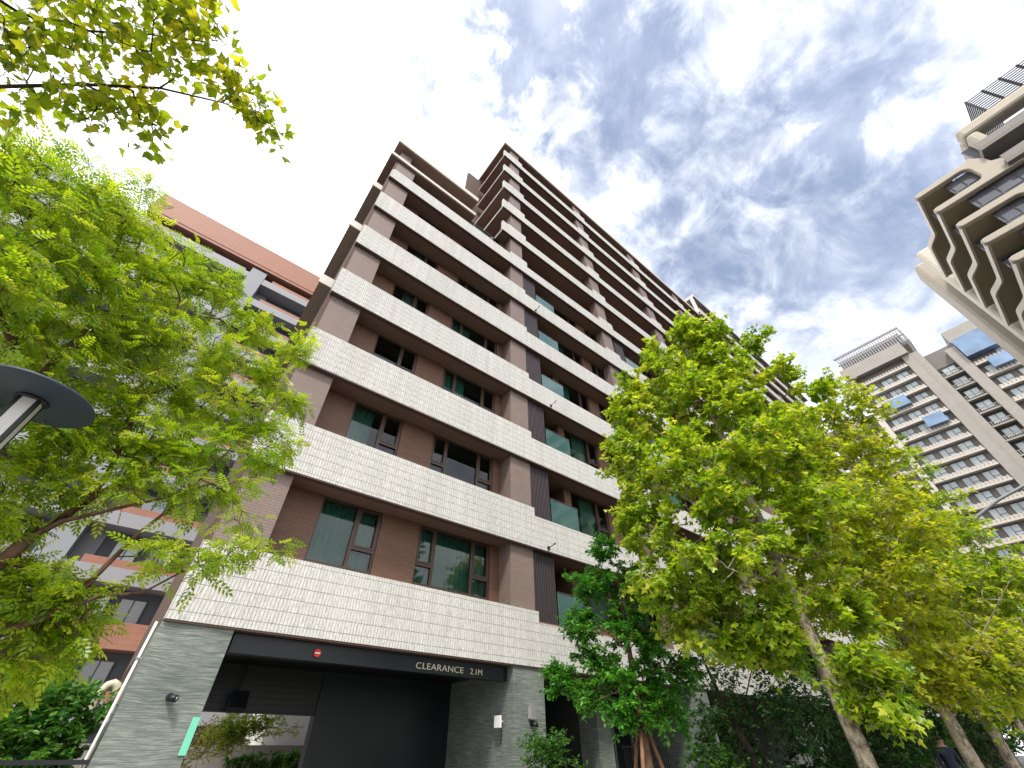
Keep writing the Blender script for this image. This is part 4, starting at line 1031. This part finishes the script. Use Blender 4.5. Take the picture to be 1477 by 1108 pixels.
for px, py, rho, r, n in ((10, 235, 4.1, .22, 12), (70, 290, 4.2, .32, 22), (140, 300, 4.4, .28, 20), (190, 330, 4.5, .28, 20), (30, 370, 4.2, .35, 26), (110, 390, 4.4, .38, 30), (200, 400, 4.6, .36, 28), (270, 390, 4.7, .3, 20), (310, 430, 4.8, .3, 22), (360, 470, 4.8, .24, 18), (50, 470, 4.3, .36, 28), (140, 480, 4.5, .38, 30), (230, 480, 4.6, .36, 28), (310, 510, 4.7, .32, 26), (390, 540, 4.8, .24, 18), (425, 510, 4.8, .14, 9), (200, 560, 4.6, .34, 28), (290, 580, 4.7, .3, 24), (360, 600, 4.7, .26, 18), (420, 580, 4.8, .14, 9), (60, 640, 4.6, .3, 24), (140, 620, 4.7, .3, 26), (220, 640, 4.6, .26, 22), (300, 650, 4.5, .22, 16), (370, 660, 4.5, .16, 9), (410, 640, 4.6, .12, 7), (30, 720, 4.6, .24, 18), (100, 700, 4.7, .22, 14), (190, 690, 4.5, .16, 9), (270, 705, 4.4, .14, 8), (330, 700, 4.4, .12, 6), (20, 800, 4.7, .18, 10),
    (60, 850, 4.6, .22, 18), (125, 860, 4.6, .13, 9), (40, 920, 4.6, .25, 20), (15, 960, 4.9, .16, 10), (90, 905, 4.7, .15, 12), (220, 800, 4.4, .06, 3), (300, 800, 4.35, .10, 6), (335, 795, 4.35, .08, 4), (385, 790, 4.35, .06, 3), (265, 790, 4.4, .05, 2), (60, 240, 4.2, .16, 5), (110, 235, 4.3, .14, 4), (215, 265, 4.6, .12, 4), (-30, 400, 4.0, .35, 20), (-40, 560, 4.1, .35, 20), (-50, 300, 3.9, .3, 14), (440, 480, 4.85, .07, 3), (60, 560, 4.9, .3, 20), (-20, 860, 4.6, .3, 14), (345, 745, 4.4, .07, 3)):
    B.append((V3(at(px, py, rho)), r, n))
tree('feathery_tree', 'multi-stemmed tree with feathery bright green leaves and thin red-brown limbs on the left', 'tree', (-1.3, 4.15, 0), lines, B, 'leaf_pinnate', 'bark_brown', PINNATE, 11, .15, .135, 41, .35, None, .0016)

# --- overhanging lobed-leaf branches at the upper left
base = (-3.6, 1.1)
lines = [([(base[0], base[1], 0), (base[0]+.05, base[1], 2.0), (-3.2, 1.4, 3.6), (-2.9, 1.7, 5.0)], [.12, .10, .075, .03])]
def limbz(pts, r0, r1):
    P = [np.array(p) if len(p) == 3 and p[0] < -.0 and abs(p[0]) < 6 else np.array(atz(*p)) for p in pts]
    lines.append((P, list(np.linspace(r0, r1, len(P)))))
limbz([(-3.2, 1.4, 3.6), (-2.4, 2.0, 3.95), (-1.82, 2.17, 4.2), atz(120, 122, 4.2), atz(230, 127, 4.2), atz(320, 148, 4.2), atz(400, 180, 4.15)], .014, .002)
limbz([(-3.2, 1.4, 3.6), (-2.3, 1.7, 4.2), atz(30, 20, 4.4), atz(130, 45, 4.4), atz(220, 50, 4.35), atz(290, 60, 4.3)], .012, .002)
limbz([(-2.3, 1.7, 4.2), atz(60, -60, 4.5), atz(160, -10, 4.5), atz(270, 10, 4.45)], .011, .002)
B = []
for px, py, z, r, n in ((20, 20, 4.4, .16, 12), (80, 25, 4.4, .16, 12), (150, 20, 4.4, .16, 13), (210, 25, 4.4, .15, 13), (270, 25, 4.4, .13, 12), (300, 55, 4.3, .09, 9), (40, 75, 4.35, .12, 9), (120, 60, 4.35, .12, 8), (200, 70, 4.3, .12, 8), (280, 85, 4.3, .07, 5), (30, 130, 4.2, .09, 7), (85, 125, 4.2, .09, 7), (145, 135, 4.2, .09, 8), (210, 140, 4.2, .08, 6), (130, 165, 4.15, .05, 4), (160, 170, 4.15, .06, 4), (215, 180, 4.1, .06, 5), (222, 205, 4.1, .03, 2), (330, 125, 4.2, .06, 6), (355, 145, 4.2, .06, 6), (375, 170, 4.15, .06, 6), (400, 185, 4.15, .04, 4), (350, 110, 4.25, .05, 3), (250, 120, 4.25, .08, 4), (5, 165, 4.2, .07, 5), (80, -60, 4.5, .2, 12), (220, -50, 4.5, .18, 10), (310, -20, 4.45, .1, 5)):
    B.append((V3(atz(px, py, z)), r, n))
tree('overhanging_tree', 'branches of star-shaped olive leaves hanging into view at the upper left', 'tree', (base[0], base[1], 0), lines, B, 'leaf_top', 'bark_dark', TRIDENT, 6, .11, .056, 51, .5, None, .0011, .45)

# --- shrubs and hedges
def shrub(name, label, base, blobs, leaf, bark, tmpl, per, spread, size, seed, group=None, stems=5, hgt=1.2, droop=.15, rt=.003):
    rs = random.Random(seed); lines = []
    for i in range(stems):
        a = rs.random()*6.28; q = .12+.1*rs.random()
        lines.append(([(base[0]+.05*math.cos(a), base[1]+.05*math.sin(a), 0), (base[0]+q*math.cos(a), base[1]+q*math.sin(a), hgt*.4), (base[0]+2*q*math.cos(a), base[1]+2*q*math.sin(a), hgt*.75)], [.02, .014, .008]))
    return tree(name, label, 'shrub', (base[0], base[1], 0), lines, blobs, leaf, bark, tmpl, per, spread, size, seed, droop, group, rt, .5, 0., 'foliage')
shrub('garden_shrub', 'dense dark green shrub with large leaves behind the railing at the lower left', (-.45, 10.6), [((-.5, 10.4, 1.5), (.7, .5, .5), 60), ((-.3, 10.6, 2.1), (.45, .5, .4), 40), ((-.9, 10.5, 2.0), (.5, .5, .45), 40), ((-1.2, 10.6, 1.2), (.6, .5, .6), 40), ((-.15, 10.9, 1.45), (.28, .3, .5), 24), ((-.45, 10.5, .7), (.6, .4, .5), 30)], 'leaf_hedge', 'bark_dark', OVAL, 42, .17, .095, 61, None, 6, 1.4)
shrub('leafy_shrub', 'pale yellow-green leafy shrub rising above the dark shrub at the lower left', (-1.0, 12.2), [((-.95, 12.0, 2.9), (.45, .4, .4), 36), ((-1.1, 12.1, 2.4), (.6, .4, .6), 40), ((-1.0, 12.2, 1.4), (.6, .5, .7), 36)], 'leaf_maple', 'bark_brown', OVAL, 34, .18, .09, 62, None, 5, 2.0)
for i, (x, y, z, r, lab) in enumerate(((10.4, 6.3, 1.75, .55, 'low round shrub at the foot of the lobby, left of the staked trees'),)):
    shrub('round_shrub', lab, (x, y), [((x, y, z-.35), (.5, .5, .4), 40), ((x, y, z-.9), (.6, .6, .5), 40)], 'leaf_hedge', 'bark_dark', OVAL, 22, .14, .09, 70+i)
hed = [(7.9, 8.6, 1.9, .5, 'small bright shrub beside the driveway pier'), (13.2, 7.6, 2.5, .9, 'tall dark shrub behind the slim staked tree'), (15.0, 6.2, 2.9, 1.0, 'broad dark shrub behind the trunk of the tall maple'), (16.4, 4.9, 3.0, .9, 'upright dark shrub between the tall maple and the golden maple'), (18.2, 5.6, 3.3, 1.1, 'dark shrub mass behind the golden maple trunk'), (21.6, 5.6, 3.3, 1.1, 'bushy green shrub between the golden and third maple trunks'), (23.2, 4.4, 3.5, 1.2, 'large shrub at the right edge behind the third maple')]
for i, (x, y, z, r, lab) in enumerate(hed):
    small = i == 0
    shrub('planter_shrub', lab, (x, y), [((x, y, z-.45*r), (r, r, .5*r), int(50*r+10)), ((x+.2*r, y, z-1.2*r), (r*1.1, r*1.1, .7*r), int(70*r)), ((x, y, max(.4, z-2.1*r)), (r, r, .6*r), int(40*r))],
          'leaf_hedge' if i in (0, 5) else 'leaf_deep', 'bark_dark', OVAL, 34, .2, .075 if small else .105, 80+i, 'shrubs in the planting bed', 5, z*.7)
# tall background trees down the street
def backdrop_tree(x, y, top, r, seed, label, leaf):
    rs = random.Random(seed); lines = [([(x, y, 0), (x, y, top*.4), (x+.2, y, top*.8)], [.16, .11, .03])]
    B = []
    for i in range(22):
        f = rs.random(); a = rs.random()*6.28; q = r*math.sqrt(rs.random())*.8
        B.append(((x+q*math.cos(a), y+q*math.sin(a), 1.6+(top-1.6)*f), (.8, .8, .6), 10))
    tree('background_tree', label, 'tree', (x, y, 0), lines, B, leaf, 'bark_dark', OVAL, 20, .4, .20, seed, .2, 'trees at the end of the pavement', .006)
backdrop_tree(28.5, 4.5, 6.5, 2.4, 91, 'green tree filling the gap beyond the third maple trunk', 'leaf_hedge')
backdrop_tree(33.5, 2.6, 6.0, 2.4, 92, 'dull green tree at the far end of the pavement by the right edge', 'leaf_maple')
backdrop_tree(30.0, 7.6, 5.5, 2.2, 93, 'dark tree close to the lobby wall at the far end of the bed', 'leaf_deep')
# courtyard shrubs seen through the drive
shrub('dry_shrub', 'straw-coloured bare-branched shrub seen through the left side of the driveway', (3.3, 21.8), [((3.4, 21.8, 1.9), (.9, .4, .5), 60), ((4.2, 21.9, 2.3), (.8, .4, .35), 40), ((3.0, 21.8, 1.3), (.6, .4, .4), 30)], 'leaf_straw', 'bark_straw', OVAL, 11, .3, .085, 101, None, 10, 1.6, .0, .007)
shrub('courtyard_shrub', 'bright green shrub under the white block, seen through the driveway', (6.6, 22.4), [((6.9, 22.4, 1.4), (.8, .3, .3), 60), ((5.5, 22.4, 1.35), (.9, .3, .3), 60)], 'leaf_hedge', 'bark_dark', OVAL, 34, .16, .10, 102)
shrub('flowering_shrub', 'thin-branched yellow-green shrub against the grey courtyard wall', (4.9, 21.0), [((4.9, 21.0, 2.35), (1.5, .3, .5), 90), ((4.2, 21.0, 1.9), (.8, .3, .4), 40)], 'leaf_maple', 'bark_straw', OVAL, 22, .28, .10, 103, None, 7, 1.9, .05, .006)

# ------------------------------------------------------------------ passer-by among the trees
def person(loc, yaw):
    root = empty('person', loc, 'person in dark blue clothes standing among the trees at the lower right', 'person')
    J = {'pel': (0,0,.95), 'spine': (0,.0,1.15), 'chest': (0,.01,1.36), 'neck': (0,.015,1.50), 'head': (0,.03,1.60), 'crown': (0,.03,1.70),
         'shl': (-.19,.01,1.42), 'ell': (-.25,.0,1.14), 'wrl': (-.24,.1,.90), 'shr': (.19,.01,1.42), 'elr': (.25,0,1.14), 'wrr': (.24,.1,.90),
         'hil': (-.10,0,.90), 'knl': (-.11,.02,.50), 'anl': (-.11,-.02,.09), 'tol': (-.12,.14,.04), 'hir': (.10,0,.90), 'knr': (.11,.03,.50), 'anr': (.12,-.01,.09), 'tor': (.13,.15,.04)}
    rad = {'pel': .145, 'spine': .135, 'chest': .15, 'neck': .055, 'head': .085, 'crown': .075, 'shl': .07, 'ell': .048, 'wrl': .034, 'shr': .07, 'elr': .048, 'wrr': .034, 'hil': .095, 'knl': .065, 'anl': .045, 'tol': .035, 'hir': .095, 'knr': .065, 'anr': .045, 'tor': .035}
    E = [('pel','spine'),('spine','chest'),('chest','neck'),('neck','head'),('head','crown'),('chest','shl'),('shl','ell'),('ell','wrl'),('chest','shr'),('shr','elr'),('elr','wrr'),('pel','hil'),('hil','knl'),('knl','anl'),('anl','tol'),('pel','hir'),('hir','knr'),('knr','anr'),('anr','tor')]
    # hands: palm, four fingers and a thumb on each side
    for sd, w in (('l', -1), ('r', 1)):
        bx, by, bz = J['wr'+sd]
        J['pa'+sd] = (bx, by+.03, bz-.08); rad['pa'+sd] = .034; E.append(('wr'+sd, 'pa'+sd))
        for i, Lf in enumerate((.065, .075, .07, .055)):
            k1, k2 = 'f%d%s' % (i, sd), 'g%d%s' % (i, sd); oy = -.03+.02*i
            J[k1] = (bx+w*.004, by+.03+oy, bz-.12); J[k2] = (bx-w*.02, by+.035+oy, bz-.12-Lf); rad[k1] = .0095; rad[k2] = .008; E += [('pa'+sd, k1), (k1, k2)]
        J['t1'+sd] = (bx-w*.01, by+.07, bz-.06); J['t2'+sd] = (bx-w*.02, by+.09, bz-.11); rad['t1'+sd] = .011; rad['t2'+sd] = .009; E += [('wr'+sd, 't1'+sd), ('t1'+sd, 't2'+sd)]
    ks = list(J); me = bpy.data.meshes.new('body'); me.from_pydata([J[k] for k in ks], [(ks.index(a), ks.index(b)) for a, b in E], [])
    o = bpy.data.objects.new('body', me); link(o); o.parent = root; root.rotation_euler = (0, 0, yaw)
    md = o.modifiers.new('skin', 'SKIN'); md.use_smooth_shade = True
    sv = me.skin_vertices[0].data
    for i, k in enumerate(ks): sv[i].radius = (rad[k], rad[k]); sv[i].use_root = (k == 'pel')
    sb = o.modifiers.new('sub', 'SUBSURF'); sb.levels = 1; sb.render_levels = 2
    m, t = new_mat('clothed_body'); tc = t.n('ShaderNodeTexCoord'); s = t.n('ShaderNodeSeparateXYZ'); t.l(tc.outputs['Object'], s.inputs[0])
    f = t.smooth(s.outputs[2], 1.475, 1.485)
    hand = t.math('LESS_THAN', s.outputs[2], .885); side = t.math('GREATER_THAN', t.math('ABSOLUTE', s.outputs[0]), .19)
    f2 = t.math('MAXIMUM', f, t.math('MULTIPLY', hand, side))
    finish(t, principled(t, t.mix(f2, (.018, .026, .055), (.5, .3, .21)), .75)); me.materials.append(m)
    def ch(mb, name, mat): 
        x = mb.build(name, mat, None, (0,0,0)); x.parent = root; return x
    ch(MB().lathe([(.01, 1.745), (.06, 1.735), (.10, 1.70), (.108, 1.66), (.10, 1.63), (.02, 1.625)][::-1], (0, .0, 0), 20), 'hair', 'hair')
    fc = MB().tube([(0, .10, 1.635), (0, .135, 1.605)], [.012, .016], 8); ch(fc, 'nose', 'skin')
    ey = MB()
    for sx in (-1, 1): ey.tube([(sx*.033, .105, 1.645), (sx*.033, .118, 1.645)], .010, 8)
    ch(ey, 'eyes', 'hair')
    ch(MB().tube([(-.022, .112, 1.572), (0, .12, 1.57), (.022, .112, 1.572)], .006, 6), 'mouth', 'red_plastic')
    for sx in (-1, 1): ch(MB().tube([(sx*.088, .03, 1.645), (sx*.098, .02, 1.61)], [.018, .012], 8), 'ear', 'skin')
person((20.95, 4.78, .2), R(120))
